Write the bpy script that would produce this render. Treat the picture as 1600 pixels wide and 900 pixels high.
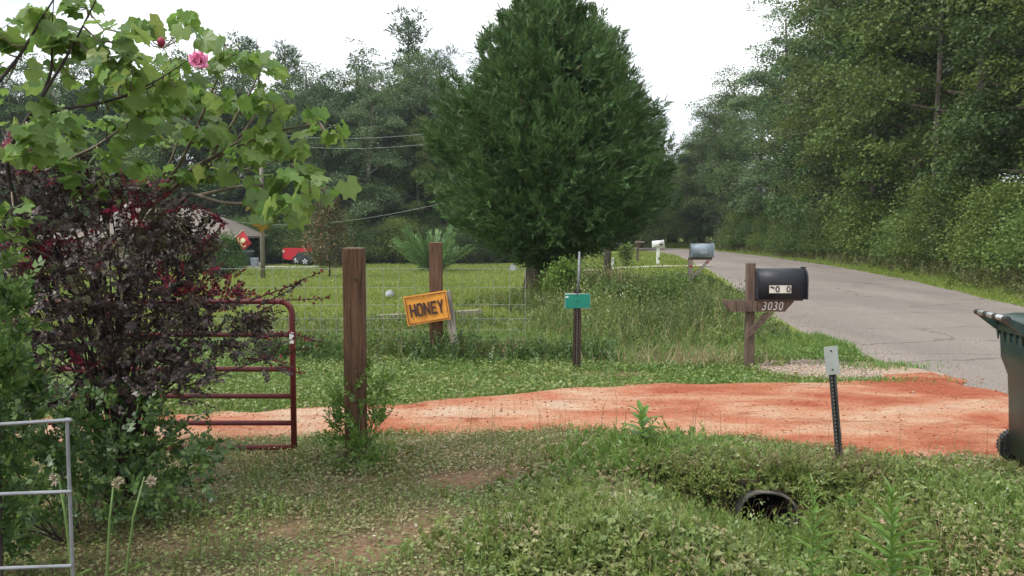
import bpy, bmesh, math, random
import numpy as np
from mathutils import Vector, Matrix

for o in list(bpy.data.objects): bpy.data.objects.remove(o)
scene = bpy.context.scene
C = scene.collection
R = math.radians
rng = np.random.default_rng(7)
random.seed(7)

# ------------------------------------------------------------------ camera
F = 1330.0; HORIZON = 365.0; EYE = 1.6
PITCH = math.atan((450 - HORIZON) / F)
cam_d = bpy.data.cameras.new('camera'); cam = bpy.data.objects.new('camera', cam_d); C.objects.link(cam)
cam_d.sensor_width = 36; cam_d.lens = 36 * F / 1600; cam_d.clip_start = 0.05; cam_d.clip_end = 6000
cam.location = (0, 0, EYE); cam.rotation_euler = (math.pi / 2 - PITCH, 0, 0)
scene.camera = cam

# ------------------------------------------------------------------ world + sun (bright overcast)
SUN = Vector((-0.62, -0.30, 0.85)).normalized()
w = bpy.data.worlds.new('World'); scene.world = w; w.use_nodes = True
nt = w.node_tree; nt.nodes.clear()
out = nt.nodes.new('ShaderNodeOutputWorld'); bg = nt.nodes.new('ShaderNodeBackground')
sky = nt.nodes.new('ShaderNodeTexSky'); sky.sky_type = 'NISHITA'; sky.sun_disc = False
sky.sun_elevation = math.asin(SUN.z); sky.sun_rotation = math.atan2(SUN.x, SUN.y); sky.dust_density = 3
tc = nt.nodes.new('ShaderNodeTexCoord'); mp = nt.nodes.new('ShaderNodeMapping'); mp.inputs['Scale'].default_value = (1.6, 1.6, 4.0)
nz = nt.nodes.new('ShaderNodeTexNoise'); nz.inputs['Scale'].default_value = 1.5; nz.inputs['Detail'].default_value = 5; nz.inputs['Roughness'].default_value = 0.5
cr = nt.nodes.new('ShaderNodeValToRGB')
cr.color_ramp.elements[0].position = 0.38; cr.color_ramp.elements[0].color = (4.6, 5.0, 5.5, 1)
cr.color_ramp.elements[1].position = 0.60; cr.color_ramp.elements[1].color = (10.3, 10.45, 10.6, 1)
mx = nt.nodes.new('ShaderNodeMixRGB'); mx.inputs['Fac'].default_value = 0.93
nt.links.new(tc.outputs['Generated'], mp.inputs['Vector']); nt.links.new(mp.outputs['Vector'], nz.inputs['Vector'])
nt.links.new(nz.outputs['Fac'], cr.inputs['Fac'])
nt.links.new(sky.outputs['Color'], mx.inputs['Color1']); nt.links.new(cr.outputs['Color'], mx.inputs['Color2'])
nt.links.new(mx.outputs['Color'], bg.inputs['Color']); nt.links.new(bg.outputs['Background'], out.inputs['Surface'])
bg.inputs['Strength'].default_value = 0.085
sd = bpy.data.lights.new('sun', 'SUN'); sd.energy = 1.5; sd.angle = R(11); sd.color = (1, 0.96, 0.9)
so = bpy.data.objects.new('sun', sd); C.objects.link(so); so.rotation_euler = SUN.to_track_quat('Z', 'Y').to_euler()
vs = scene.view_settings; vs.view_transform = 'Standard'; vs.look = 'None'; vs.gamma = 1; vs.use_curve_mapping = False
vs.exposure = 1.12
cy = scene.cycles
cy.use_denoising = True; cy.max_bounces = 6; cy.diffuse_bounces = 4; cy.glossy_bounces = 3; cy.transmission_bounces = 4
cy.volume_bounces = 0; cy.caustics_reflective = False; cy.caustics_refractive = False

# ------------------------------------------------------------------ helpers: pixels, noise, terrain
def smooth(a, b, x):
    t = np.clip((np.asarray(x, float) - a) / (b - a), 0, 1); return t * t * (3 - 2 * t)
def _h(ix, iy, s):
    v = np.sin(ix * 127.1 + iy * 311.7 + s * 74.7) * 43758.5453
    return v - np.floor(v)
def vnoise(x, y, s=0):
    x = np.asarray(x, float); y = np.asarray(y, float)
    ix = np.floor(x); iy = np.floor(y); fx = x - ix; fy = y - iy
    fx = fx * fx * (3 - 2 * fx); fy = fy * fy * (3 - 2 * fy)
    a = _h(ix, iy, s); b = _h(ix + 1, iy, s); c = _h(ix, iy + 1, s); d = _h(ix + 1, iy + 1, s)
    return (a * (1 - fx) + b * fx) * (1 - fy) + (c * (1 - fx) + d * fx) * fy
def fbm(x, y, s=0, o=4):
    t = 0; a = 0.5
    for k in range(o):
        t = t + a * vnoise(x * 2 ** k, y * 2 ** k, s + k); a *= 0.5
    return t / (1 - 0.5 ** o)

_LY = np.array([-90, -30, 0, 8, 13.3, 18.5, 26.6, 38.7, 61, 75, 85, 95, 105, 115, 130])
_LX = np.array([8.5, 6.2, 4.9, 4.55, 4.7, 5.6, 7.0, 9.0, 12.0, 12.7, 12.3, 10.5, 7, 2, -8])
_RY = np.array([-90, -30, 0, 8, 13.3, 18.2, 28, 40, 57, 70, 79, 92, 103, 115, 130])
_RX = np.array([14.5, 12, 10, 9.6, 9.9, 10.9, 13.3, 15.4, 17.4, 18.3, 18.6, 17.4, 14.5, 9.5, 0])
_gy = np.linspace(-90, 130, 2201)
def _sm(a):
    k = np.ones(61) / 61
    return np.convolve(np.pad(a, 30, mode='edge'), k, 'valid')
_gl = _sm(np.interp(_gy, _LY, _LX)); _gr = _sm(np.interp(_gy, _RY, _RX))
def roadL(Y): return np.interp(Y, _gy, _gl)
def roadR(Y): return np.interp(Y, _gy, _gr)

DITCH = True
def H(X, Y):
    X = np.asarray(X, float); Y = np.asarray(Y, float)
    s = roadL(Y) - X; r = X - roadR(Y)
    z = -1.1 * smooth(12, 62, Y) * smooth(1.5, 12, s)
    z = z - 0.31 * np.exp(-((X - 1.60) / 0.62) ** 2) * (smooth(5.44, 5.34, Y) if DITCH else 0) * smooth(0.5, 4.2, Y)
    z = z - 0.16 * np.exp(-((s - 2.6) / 0.8) ** 2) * smooth(9.8, 11.5, Y) * smooth(45, 30, Y)
    z = z + 0.05 * np.exp(-((Y - 7.8) / 1.1) ** 2) * smooth(6, 3.5, X)
    off = np.maximum(smooth(0.1, 1.0, s), smooth(0.1, 1.0, r))
    z = z + off * (1 - 0.75 * np.exp(-((Y - 7.7) / 1.2) ** 4)) * (0.06 * (fbm(X * 0.9, Y * 0.9, 3, 4) - 0.5) + 0.12 * (fbm(X * 0.12, Y * 0.12, 9, 2) - 0.5) * smooth(10, 25, Y))
    z = z + 0.5 * smooth(2.5, 9, r) - 0.10 * np.exp(-((r - 1.4) / 0.7) ** 2)
    return z
def h1(x, y): return float(H(x, y))

def P(px, py, Y):
    """world point on the sight line through photo pixel (px,py) at world distance Y"""
    a = (px - 800) / F; b = -(py - 450) / F; c, s_ = math.cos(PITCH), math.sin(PITCH)
    dy = c + b * s_; dz = -s_ + b * c
    t = Y / dy
    return Vector((a * t, Y, EYE + dz * t))
_ts = np.concatenate([np.linspace(1.5, 30, 3000), np.linspace(30, 160, 3000)])
def G(px, py):
    """ground point seen at a photo pixel"""
    d = P(px, py, 1.0) - Vector((0, 0, EYE))
    zz = EYE + d.z * _ts - H(d.x * _ts, _ts)
    k = int(np.argmax(zz < 0)); t = _ts[k]
    return Vector((d.x * t, t, h1(d.x * t, t)))
def gp(x, y, dz=0): return Vector((x, y, h1(x, y) + dz))

# ------------------------------------------------------------------ helpers: materials
def nodes(name):
    m = bpy.data.materials.new(name); m.use_nodes = True; t = m.node_tree
    return m, t, t.nodes, t.links, t.nodes['Principled BSDF']
def rgb(c): return (c[0], c[1], c[2], 1)
def ramp(t, stops):
    r = t.nodes.new('ShaderNodeValToRGB'); e = r.color_ramp.elements
    e[0].position, e[0].color = stops[0][0], rgb(stops[0][1]); e[1].position, e[1].color = stops[-1][0], rgb(stops[-1][1])
    for p, c in stops[1:-1]:
        k = e.new(p); k.color = rgb(c)
    return r
def noise(t, scale, detail=4, rough=0.55, coord='Object', mscale=None):
    c = t.nodes.new('ShaderNodeTexCoord'); n = t.nodes.new('ShaderNodeTexNoise')
    n.inputs['Scale'].default_value = scale; n.inputs['Detail'].default_value = detail; n.inputs['Roughness'].default_value = rough
    if mscale:
        mp = t.nodes.new('ShaderNodeMapping'); mp.inputs['Scale'].default_value = mscale
        t.links.new(c.outputs[coord], mp.inputs['Vector']); t.links.new(mp.outputs['Vector'], n.inputs['Vector'])
    else: t.links.new(c.outputs[coord], n.inputs['Vector'])
    return n
def bump(t, src, strength, dist):
    b = t.nodes.new('ShaderNodeBump'); b.inputs['Strength'].default_value = strength; b.inputs['Distance'].default_value = dist
    t.links.new(src, b.inputs['Height']); return b
def mat(name, c1, c2=None, rough=0.7, scale=6, metal=0.0, bmp=0.0, bdist=0.01, mscale=None, detail=5, spec=0.5, lo=0.35, hi=0.65):
    m, t, n, l, p = nodes(name)
    p.inputs['Roughness'].default_value = rough; p.inputs['Metallic'].default_value = metal; p.inputs['Specular IOR Level'].default_value = spec
    nz = noise(t, scale, detail, 0.6, 'Object', mscale); r = ramp(t, [(lo, c1), (hi, c2 or tuple(x * 0.75 for x in c1))])
    l.new(nz.outputs['Fac'], r.inputs['Fac']); l.new(r.outputs['Color'], p.inputs['Base Color'])
    if bmp: l.new(bump(t, nz.outputs['Fac'], bmp, bdist).outputs['Normal'], p.inputs['Normal'])
    return m
def leafmat(name, stops, rough=0.5, trans=0.3, clump=0.0, cscale=0.5, spec=0.3, alt=None):
    """colour varies from leaf to leaf (random per island) and, a little, from clump to clump"""
    m, t, n, l, p = nodes(name)
    gain = {'leaf_mid': 1.15, 'leaf_yellow': 0.96, 'leaf_dark': 1.15, 'leaf_grey': 1.05, 'needle': 1.2, 'clover': 1.42, 'weed': 1.32, 'lush': 1.15, 'field_grass': 0.95, 'cedar_leaf': 1.15, 'grass': 1.05}.get(name, 1.0)
    fr_ = 0.94 if name in ('leaf_mid', 'leaf_yellow', 'leaf_dark', 'clover', 'weed') else 0.85
    fresh = lambda st: [(q, tuple(gain * v for v in ((c[0] * fr_, c[1], c[2] * 0.80) if c[1] > c[0] * 1.08 else c))) for q, c in st]
    stops = fresh(stops); alt = fresh(alt) if alt else None
    g = n.new('ShaderNodeNewGeometry'); r = ramp(t, stops); l.new(g.outputs['Random Per Island'], r.inputs['Fac'])
    col = r.outputs['Color']
    if alt:
        nz = noise(t, cscale, 3, 0.6); mr = ramp(t, [(0.40, (0, 0, 0)), (0.58, (1, 1, 1))]); l.new(nz.outputs['Fac'], mr.inputs['Fac'])
        r2 = ramp(t, alt); l.new(g.outputs['Random Per Island'], r2.inputs['Fac'])
        mx = n.new('ShaderNodeMixRGB'); l.new(mr.outputs['Color'], mx.inputs['Fac']); l.new(col, mx.inputs['Color1']); l.new(r2.outputs['Color'], mx.inputs['Color2'])
        col = mx.outputs['Color']
    if clump:
        oi = n.new('ShaderNodeObjectInfo'); hs = n.new('ShaderNodeHueSaturation')
        a = n.new('ShaderNodeMapRange'); a.inputs['To Min'].default_value = 1 - clump; a.inputs['To Max'].default_value = 1 + clump
        b = n.new('ShaderNodeMapRange'); b.inputs['To Min'].default_value = 0.5 - clump * 0.07; b.inputs['To Max'].default_value = 0.5 + clump * 0.05
        mul = n.new('ShaderNodeMath'); mul.operation = 'MULTIPLY'; mul.inputs[1].default_value = 7.31
        fr = n.new('ShaderNodeMath'); fr.operation = 'FRACT'
        l.new(oi.outputs['Random'], a.inputs['Value']); l.new(oi.outputs['Random'], mul.inputs[0]); l.new(mul.outputs[0], fr.inputs[0]); l.new(fr.outputs[0], b.inputs['Value'])
        l.new(a.outputs['Result'], hs.inputs['Value']); l.new(b.outputs['Result'], hs.inputs['Hue']); l.new(col, hs.inputs['Color']); col = hs.outputs['Color']
    l.new(col, p.inputs['Base Color']); p.inputs['Roughness'].default_value = rough; p.inputs['Specular IOR Level'].default_value = spec
    if trans:
        tr = n.new('ShaderNodeBsdfTranslucent'); hs2 = n.new('ShaderNodeHueSaturation'); hs2.inputs['Value'].default_value = 1.25; hs2.inputs['Hue'].default_value = 0.485
        l.new(col, hs2.inputs['Color']); l.new(hs2.outputs['Color'], tr.inputs['Color'])
        ms = n.new('ShaderNodeMixShader'); ms.inputs['Fac'].default_value = trans
        l.new(p.outputs['BSDF'], ms.inputs[1]); l.new(tr.outputs['BSDF'], ms.inputs[2]); l.new(ms.outputs['Shader'], n['Material Output'].inputs['Surface'])
    return m

# ------------------------------------------------------------------ helpers: objects
def tag(o, label=None, cat=None, group=None, kind=None):
    if label: o['label'] = label
    if cat: o['category'] = cat
    if group: o['group'] = group
    if kind: o['kind'] = kind
    return o
def thing(name, label, cat, loc=(0, 0, 0), rz=0, group=None):
    o = bpy.data.objects.new(name, None); C.objects.link(o); o.empty_display_size = 0.1
    o.location = loc; o.rotation_euler = (0, 0, rz)
    return tag(o, label, cat, group)
def link(name, me, parent=None, loc=None):
    o = bpy.data.objects.new(name, me); C.objects.link(o)
    if parent: o.parent = parent
    if loc is not None: o.location = loc
    return o
def mesh_np(name, V, Fa, m, smooth_=False):
    V = np.asarray(V, np.float32).reshape(-1, 3); Fa = np.asarray(Fa, np.int32); k = Fa.shape[1]
    me = bpy.data.meshes.new(name)
    me.vertices.add(len(V)); me.vertices.foreach_set('co', V.ravel())
    me.loops.add(Fa.size); me.loops.foreach_set('vertex_index', Fa.ravel())
    me.polygons.add(len(Fa)); me.polygons.foreach_set('loop_start', np.arange(len(Fa), dtype=np.int32) * k)
    me.polygons.foreach_set('loop_total', np.full(len(Fa), k, np.int32))
    if smooth_: me.polygons.foreach_set('use_smooth', np.ones(len(Fa), bool))
    me.materials.append(m); me.update(calc_edges=True); me.validate()
    return me
class MB:
    """collects shapes for ONE mesh"""
    def __init__(s): s.v = []; s.f = []
    def add(s, V, Fs):
        b = len(s.v); s.v += [tuple(x) for x in V]; s.f += [tuple(i + b for i in f) for f in Fs]; return s
    def box(s, x0, x1, y0, y1, z0, z1, bev=0.0):
        b = bev
        if b <= 0:
            V = [(x, y, z) for z in (z0, z1) for y in (y0, y1) for x in (x0, x1)]
            return s.add(V, [(0, 2, 3, 1), (4, 5, 7, 6), (0, 1, 5, 4), (2, 6, 7, 3), (0, 4, 6, 2), (1, 3, 7, 5)])
        bm = bmesh.new(); bmesh.ops.create_cube(bm, size=1)
        for v in bm.verts: v.co = Vector(((x0 + x1) / 2 + v.co.x * (x1 - x0), (y0 + y1) / 2 + v.co.y * (y1 - y0), (z0 + z1) / 2 + v.co.z * (z1 - z0)))
        bmesh.ops.bevel(bm, geom=list(bm.edges), offset=b, segments=1, affect='EDGES')
        bm.verts.index_update(); s.add([v.co for v in bm.verts], [[v.index for v in f.verts] for f in bm.faces]); bm.free(); return s
    def tube(s, pts, rad, n=8, cap=True):
        pts = [Vector(p) for p in pts]
        if not hasattr(rad, '__len__'): rad = [rad] * len(pts)
        b = len(s.v); up = None
        for i, p in enumerate(pts):
            d = (pts[min(i + 1, len(pts) - 1)] - pts[max(i - 1, 0)])
            d = d.normalized() if d.length > 1e-9 else Vector((0, 0, 1))
            if up is None:
                up = Vector((0, 0, 1)) if abs(d.z) < 0.9 else Vector((1, 0, 0))
            u = d.cross(up)
            if u.length < 1e-6: u = d.orthogonal()
            u.normalize(); v = u.cross(d); v.normalize(); up = v
            for k in range(n):
                a = 2 * math.pi * k / n; s.v.append(tuple(p + (u * math.cos(a) + v * math.sin(a)) * rad[i]))
        for i in range(len(pts) - 1):
            for k in range(n):
                a0 = b + i * n + k; a1 = b + i * n + (k + 1) % n
                s.f.append((a0, a1, a1 + n, a0 + n))
        if cap:
            s.f.append(tuple(b + k for k in range(n))[::-1]); e = b + (len(pts) - 1) * n; s.f.append(tuple(e + k for k in range(n)))
        return s
    def prism(s, poly, axis, a0, a1):
        """poly: 2-D points, extruded along axis 0/1/2"""
        def mk(p, a):
            q = list(p); q.insert(axis, a); return tuple(q)
        n = len(poly); b = len(s.v)
        s.v += [mk(p, a0) for p in poly] + [mk(p, a1) for p in poly]
        for k in range(n): s.f.append((b + k, b + (k + 1) % n, b + n + (k + 1) % n, b + n + k))
        s.f.append(tuple(b + k for k in range(n))[::-1]); s.f.append(tuple(b + n + k for k in range(n)))
        return s
    def loft(s, rings, cap=True):
        n = len(rings[0]); b = len(s.v)
        for r in rings: s.v += [tuple(p) for p in r]
        for i in range(len(rings) - 1):
            for k in range(n):
                a0 = b + i * n + k; a1 = b + i * n + (k + 1) % n; s.f.append((a0, a1, a1 + n, a0 + n))
        if cap:
            s.f.append(tuple(b + k for k in range(n))[::-1]); e = b + (len(rings) - 1) * n; s.f.append(tuple(e + k for k in range(n)))
        return s
    def lathe(s, prof, n=16, c=(0, 0, 0), axis=2):
        rings = []
        for r, z in prof:
            ring = []
            for k in range(n):
                a = 2 * math.pi * k / n; q = [r * math.cos(a), r * math.sin(a)]; q.insert(axis, z)
                ring.append((c[0] + q[0], c[1] + q[1], c[2] + q[2]))
            rings.append(ring)
        return s.loft(rings)
    def xf(s, M, start=0):
        for i in range(start, len(s.v)): s.v[i] = tuple(M @ Vector(s.v[i]))
        return s
    def mesh(s, name, m, smooth_=False):
        me = bpy.data.meshes.new(name); me.from_pydata(s.v, [], s.f)
        bm = bmesh.new(); bm.from_mesh(me); bmesh.ops.recalc_face_normals(bm, faces=bm.faces); bm.to_mesh(me); bm.free()
        if smooth_:
            for p in me.polygons: p.use_smooth = len(p.vertices) <= 4
        me.materials.append(m); return me
    def build(s, name, m, parent=None, smooth_=False, loc=None):
        return link(name, s.mesh(name, m, smooth_), parent, loc)
def structure(o, label=None, cat=None): return tag(o, label, cat, None, 'structure')

def glyph(ch, size, ext, m, name, bold=0.0, shear=0.0, sx=1.0):
    cu = bpy.data.curves.new('glyph', 'FONT'); cu.body = ch; cu.size = size; cu.extrude = ext; cu.offset = bold; cu.shear = shear
    cu.resolution_u = 3; cu.align_x = 'CENTER'
    ob = bpy.data.objects.new('glyph', cu); C.objects.link(ob)
    dg = bpy.context.evaluated_depsgraph_get(); me = bpy.data.meshes.new_from_object(ob.evaluated_get(dg))
    bpy.data.objects.remove(ob); bpy.data.curves.remove(cu)
    for v in me.vertices: v.co = (v.co.x * sx, -v.co.z, v.co.y)       # stands in the XZ plane, faces -Y
    me.materials.clear(); me.materials.append(m); me.name = name
    return me

# ------------------------------------------------------------------ helpers: leaves and blades (numpy)
def unit(a): return a / np.maximum(np.linalg.norm(a, axis=-1, keepdims=True), 1e-9)
def leaves(pos, axis, nrm, L, W, fold=0.25, mid=0.45):
    """folded diamond leaves: one quad each"""
    axis = unit(axis); side = unit(np.cross(axis, nrm)); n = np.cross(side, axis)
    L = np.asarray(L)[:, None]; W = np.asarray(W)[:, None]
    p0 = pos; p1 = pos + axis * L * mid + side * W * 0.5 + n * W * fold
    p2 = pos + axis * L; p3 = pos + axis * L * mid - side * W * 0.5 + n * W * fold
    V = np.stack([p0, p1, p2, p3], 1).reshape(-1, 3); N = len(pos)
    Fq = np.arange(N * 4).reshape(N, 4); return V, Fq
def blades(pos, hgt, wid, lean, az, fine=True):
    """grass blades; fine: bent, three triangles; else one triangle"""
    N = len(pos); d = np.stack([np.cos(az), np.sin(az), np.zeros(N)], 1); sd_ = np.stack([-np.sin(az), np.cos(az), np.zeros(N)], 1)
    tw = rng.uniform(0, 2 * np.pi, N); sd_ = sd_ * np.cos(tw)[:, None] + d * np.sin(tw)[:, None]
    hgt = hgt[:, None]; wid = wid[:, None]; lean = lean[:, None]; up = np.array([[0, 0, 1.0]])
    b0 = pos - sd_ * wid / 2; b1 = pos + sd_ * wid / 2
    tip = pos + up * hgt * (1 - 0.35 * lean) + d * hgt * lean
    if not fine:
        V = np.stack([b0, b1, tip], 1).reshape(-1, 3); return V, np.arange(N * 3).reshape(N, 3)
    m = pos + up * hgt * 0.6 + d * hgt * lean * 0.33
    m0 = m - sd_ * wid * 0.4; m1 = m + sd_ * wid * 0.4
    V = np.stack([b0, b1, m0, m1, tip], 1).reshape(-1, 3); i = (np.arange(N) * 5)[:, None]
    Ft = np.concatenate([i + [0, 1, 3], i + [0, 3, 2], i + [2, 3, 4]], 1).reshape(-1, 3); return V, Ft
def rnd(n, s=1.0): return rng.normal(0, s, (n, 3))
def join(parts):
    Vs, Fs, b = [], [], 0
    for V, Fq in parts:
        Vs.append(V); Fs.append(Fq + b); b += len(V)
    return np.concatenate(Vs), np.concatenate(Fs)

# ------------------------------------------------------------------ materials
M = {}
M['bark'] = mat('bark', (0.13, 0.105, 0.085), (0.045, 0.036, 0.03), 0.95, 5, bmp=0.9, bdist=0.06, mscale=(3, 3, 0.6))
M['pale_bark'] = mat('pale_bark', (0.22, 0.19, 0.16), (0.09, 0.075, 0.06), 0.95, 4, bmp=0.6, bdist=0.04, mscale=(3, 3, 0.7))
M['cedar_bark'] = mat('cedar_bark', (0.17, 0.12, 0.095), (0.05, 0.035, 0.03), 0.95, 6, bmp=1.0, bdist=0.06, mscale=(4, 4, 0.35))
M['twig'] = mat('twig', (0.20, 0.17, 0.125), (0.10, 0.08, 0.055), 0.85, 14)
M['dark_twig'] = mat('dark_twig', (0.05, 0.035, 0.035), (0.03, 0.02, 0.02), 0.85, 14)
M['red_twig'] = mat('red_twig', (0.055, 0.03, 0.032), (0.03, 0.018, 0.02), 0.85, 20)
M['green_stem'] = mat('green_stem', (0.11, 0.19, 0.045), (0.08, 0.14, 0.035), 0.6, 20)
def wood(name, a, b, sc=9, bmp=0.5):
    m, t, n, l, p = nodes(name); p.inputs['Roughness'].default_value = 0.85; p.inputs['Specular IOR Level'].default_value = 0.25
    g1 = noise(t, sc, 8, 0.65, mscale=(5, 5, 0.30)); r1 = ramp(t, [(0.32, b), (0.66, a)]); l.new(g1.outputs['Fac'], r1.inputs['Fac'])
    g2 = noise(t, sc * 2.2, 5, 0.6, mscale=(7, 7, 0.16)); r2 = ramp(t, [(0.36, (0.30, 0.28, 0.27)), (0.44, (1, 1, 1))]); l.new(g2.outputs['Fac'], r2.inputs['Fac'])   # drying checks
    g3 = noise(t, 2.2, 4, 0.6); r3 = ramp(t, [(0.35, (0.75, 0.74, 0.74)), (0.65, (1.25, 1.22, 1.18))]); l.new(g3.outputs['Fac'], r3.inputs['Fac'])                     # weathering
    k = n.new('ShaderNodeTexVoronoi'); k.inputs['Scale'].default_value = 3.2; kc = n.new('ShaderNodeTexCoord'); l.new(kc.outputs['Object'], k.inputs['Vector'])
    r4 = ramp(t, [(0.045, (0.35, 0.30, 0.28)), (0.09, (1, 1, 1))]); l.new(k.outputs['Distance'], r4.inputs['Fac'])                                                     # knots
    c = r1.outputs['Color']
    for q in (r2, r3, r4):
        x = n.new('ShaderNodeMixRGB'); x.blend_type = 'MULTIPLY'; x.inputs['Fac'].default_value = 1; l.new(c, x.inputs['Color1']); l.new(q.outputs['Color'], x.inputs['Color2']); c = x.outputs['Color']
    l.new(c, p.inputs['Base Color']); l.new(bump(t, r2.outputs['Color'], bmp, 0.006).outputs['Normal'], p.inputs['Normal']); return m
M['brown_wood'] = wood('brown_wood', (0.15, 0.082, 0.05), (0.06, 0.034, 0.023))
M['end_grain'] = wood('end_grain', (0.30, 0.235, 0.17), (0.2, 0.15, 0.11))
M['mail_wood'] = wood('mail_wood', (0.165, 0.115, 0.09), (0.085, 0.062, 0.05))
M['grey_wood'] = wood('grey_wood', (0.34, 0.31, 0.26), (0.17, 0.15, 0.125))
M['pole_wood'] = wood('pole_wood', (0.25, 0.23, 0.195), (0.14, 0.125, 0.105), 5)
M['timber'] = wood('timber', (0.40, 0.36, 0.29), (0.22, 0.2, 0.155), 7)

# forest greens: dark, mid, yellow
M['leaf_mid'] = leafmat('leaf_mid', [(0, (0.075, 0.12, 0.035)), (0.55, (0.108, 0.16, 0.05)), (1, (0.16, 0.215, 0.078))], 0.5, 0.32, 0.32)
M['leaf_yellow'] = leafmat('leaf_yellow', [(0, (0.105, 0.145, 0.04)), (0.6, (0.15, 0.19, 0.058)), (1, (0.20, 0.245, 0.088))], 0.5, 0.32, 0.32)
M['leaf_dark'] = leafmat('leaf_dark', [(0, (0.05, 0.09, 0.035)), (0.6, (0.077, 0.128, 0.05)), (1, (0.12, 0.17, 0.072))], 0.5, 0.28, 0.3)
M['leaf_grey'] = leafmat('leaf_grey', [(0, (0.08, 0.12, 0.06)), (0.6, (0.12, 0.165, 0.09)), (1, (0.17, 0.215, 0.13))], 0.5, 0.3, 0.2)
M['needle'] = leafmat('needle', [(0, (0.028, 0.055, 0.02)), (1, (0.075, 0.115, 0.045))], 0.55, 0.15, 0.15)
M['olive'] = leafmat('olive', [(0, (0.06, 0.075, 0.025)), (1, (0.15, 0.15, 0.06))], 0.55, 0.25, 0.15)
M['cedar_leaf'] = leafmat('cedar_leaf', [(0, (0.043, 0.078, 0.030)), (0.6, (0.067, 0.115, 0.041)), (0.95, (0.108, 0.158, 0.06)), (1, (0.15, 0.12, 0.06))], 0.5, 0.18, cscale=1.0, alt=[(0, (0.05, 0.092, 0.032)), (0.6, (0.08, 0.14, 0.048)), (0.97, (0.12, 0.185, 0.07)), (1, (0.16, 0.13, 0.07))])

# ================================================================== SETTING
def axis_coords(lo, a, b, hi, step, growth):
    xs = list(np.arange(a, b + 1e-6, step)); s = step; x = xs[-1]
    while x < hi: s *= growth; x += s; xs.append(x)
    s = step; x = a; left = []
    while x > lo: s *= growth; x -= s; left.append(x)
    return np.array(left[::-1] + xs)
def soil_mask(X, Y):
    """bare red soil worn into the near lawn"""
    m = np.zeros_like(X)
    for (px, py, rx, ry, a) in ((560, 845, 0.75, 0.42, 1.0), (765, 850, 0.42, 0.36, 1.0), (715, 750, 0.55, 0.36, 0.8), (800, 745, 0.4, 0.25, 0.7), (640, 700, 0.5, 0.2, 0.5), (345, 800, 0.35, 0.12, 0.5), (1210, 755, 0.35, 0.16, 0.9), (1330, 755, 0.28, 0.14, 0.8), (1420, 720, 0.5, 0.14, 0.8), (850, 590, 1.1, 0.25, 0.9), (620, 520, 1.5, 0.4, 0.5)):
        d = 1.6 * F / (py - HORIZON); x = (px - 800) / F * d
        m = np.maximum(m, a * np.exp(-((X - x) / rx) ** 2 - ((Y - d) / ry) ** 2))
    n = fbm(X * 2.2, Y * 2.2, 21, 4)
    return np.clip(m * 0.9 + (n - 0.52) * 1.7 * (m > 0.12) + (n - 0.62) * 1.6 * (Y < 10), 0, 1)

xs = axis_coords(-1600, -6.5, 6.5, 1600, 0.10, 1.10); ys = axis_coords(-300, 2.5, 14, 2500, 0.09, 1.07)
XX, YY = np.meshgrid(xs, ys); ZZ = H(XX, YY)
V = np.stack([XX, YY, ZZ], -1).reshape(-1, 3); nx, ny = len(xs), len(ys)
ii = (np.arange(ny - 1)[:, None] * nx + np.arange(nx - 1)[None, :]).ravel()
Fq = np.stack([ii, ii + 1, ii + nx + 1, ii + nx], 1)
m, t, n, l, p = nodes('ground_soil')
at = n.new('ShaderNodeAttribute'); at.attribute_name = 'soil'
n1 = noise(t, 0.35, 6, 0.65); r1 = ramp(t, [(0.35, (0.13, 0.17, 0.035)), (0.5, (0.17, 0.205, 0.05)), (0.68, (0.21, 0.23, 0.075))]); l.new(n1.outputs['Fac'], r1.inputs['Fac'])
n2 = noise(t, 26, 6, 0.7); r2 = ramp(t, [(0.3, (0.10, 0.055, 0.035)), (0.5, (0.20, 0.12, 0.075)), (0.7, (0.29, 0.21, 0.14))]); l.new(n2.outputs['Fac'], r2.inputs['Fac'])
n3 = noise(t, 40, 5, 0.7); r3 = ramp(t, [(0.35, (0.09, 0.065, 0.04)), (0.55, (0.17, 0.135, 0.075)), (0.7, (0.27, 0.215, 0.13))]); l.new(n3.outputs['Fac'], r3.inputs['Fac'])
at2 = n.new('ShaderNodeAttribute'); at2.attribute_name = 'near'
ma = n.new('ShaderNodeMixRGB'); l.new(at2.outputs['Fac'], ma.inputs['Fac']); l.new(r1.outputs['Color'], ma.inputs['Color1']); l.new(r3.outputs['Color'], ma.inputs['Color2'])
mb_ = n.new('ShaderNodeMixRGB'); l.new(at.outputs['Fac'], mb_.inputs['Fac']); l.new(ma.outputs['Color'], mb_.inputs['Color1']); l.new(r2.outputs['Color'], mb_.inputs['Color2'])
l.new(mb_.outputs['Color'], p.inputs['Base Color']); p.inputs['Roughness'].default_value = 0.95; p.inputs['Specular IOR Level'].default_value = 0.1
l.new(bump(t, n2.outputs['Fac'], 0.7, 0.02).outputs['Normal'], p.inputs['Normal'])
M['ground'] = m
me = mesh_np('ground', V, Fq, m, True)
a = me.attributes.new('soil', 'FLOAT', 'POINT'); a.data.foreach_set('value', soil_mask(XX, YY).ravel().astype(np.float32))
a = me.attributes.new('near', 'FLOAT', 'POINT'); a.data.foreach_set('value', (smooth(16, 9, YY) * (XX < 6)).ravel().astype(np.float32))
bm = bmesh.new(); bm.from_mesh(me)      # opening for the culvert pipe
bmesh.ops.delete(bm, geom=[f for f in bm.faces if 1.44 < f.calc_center_median().x < 1.80 and 5.26 < f.calc_center_median().y < 7.4], context='FACES'); bm.to_mesh(me); bm.free()
structure(link('ground', me), 'grassy uneven ground of the lot and the field', 'ground')

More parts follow.
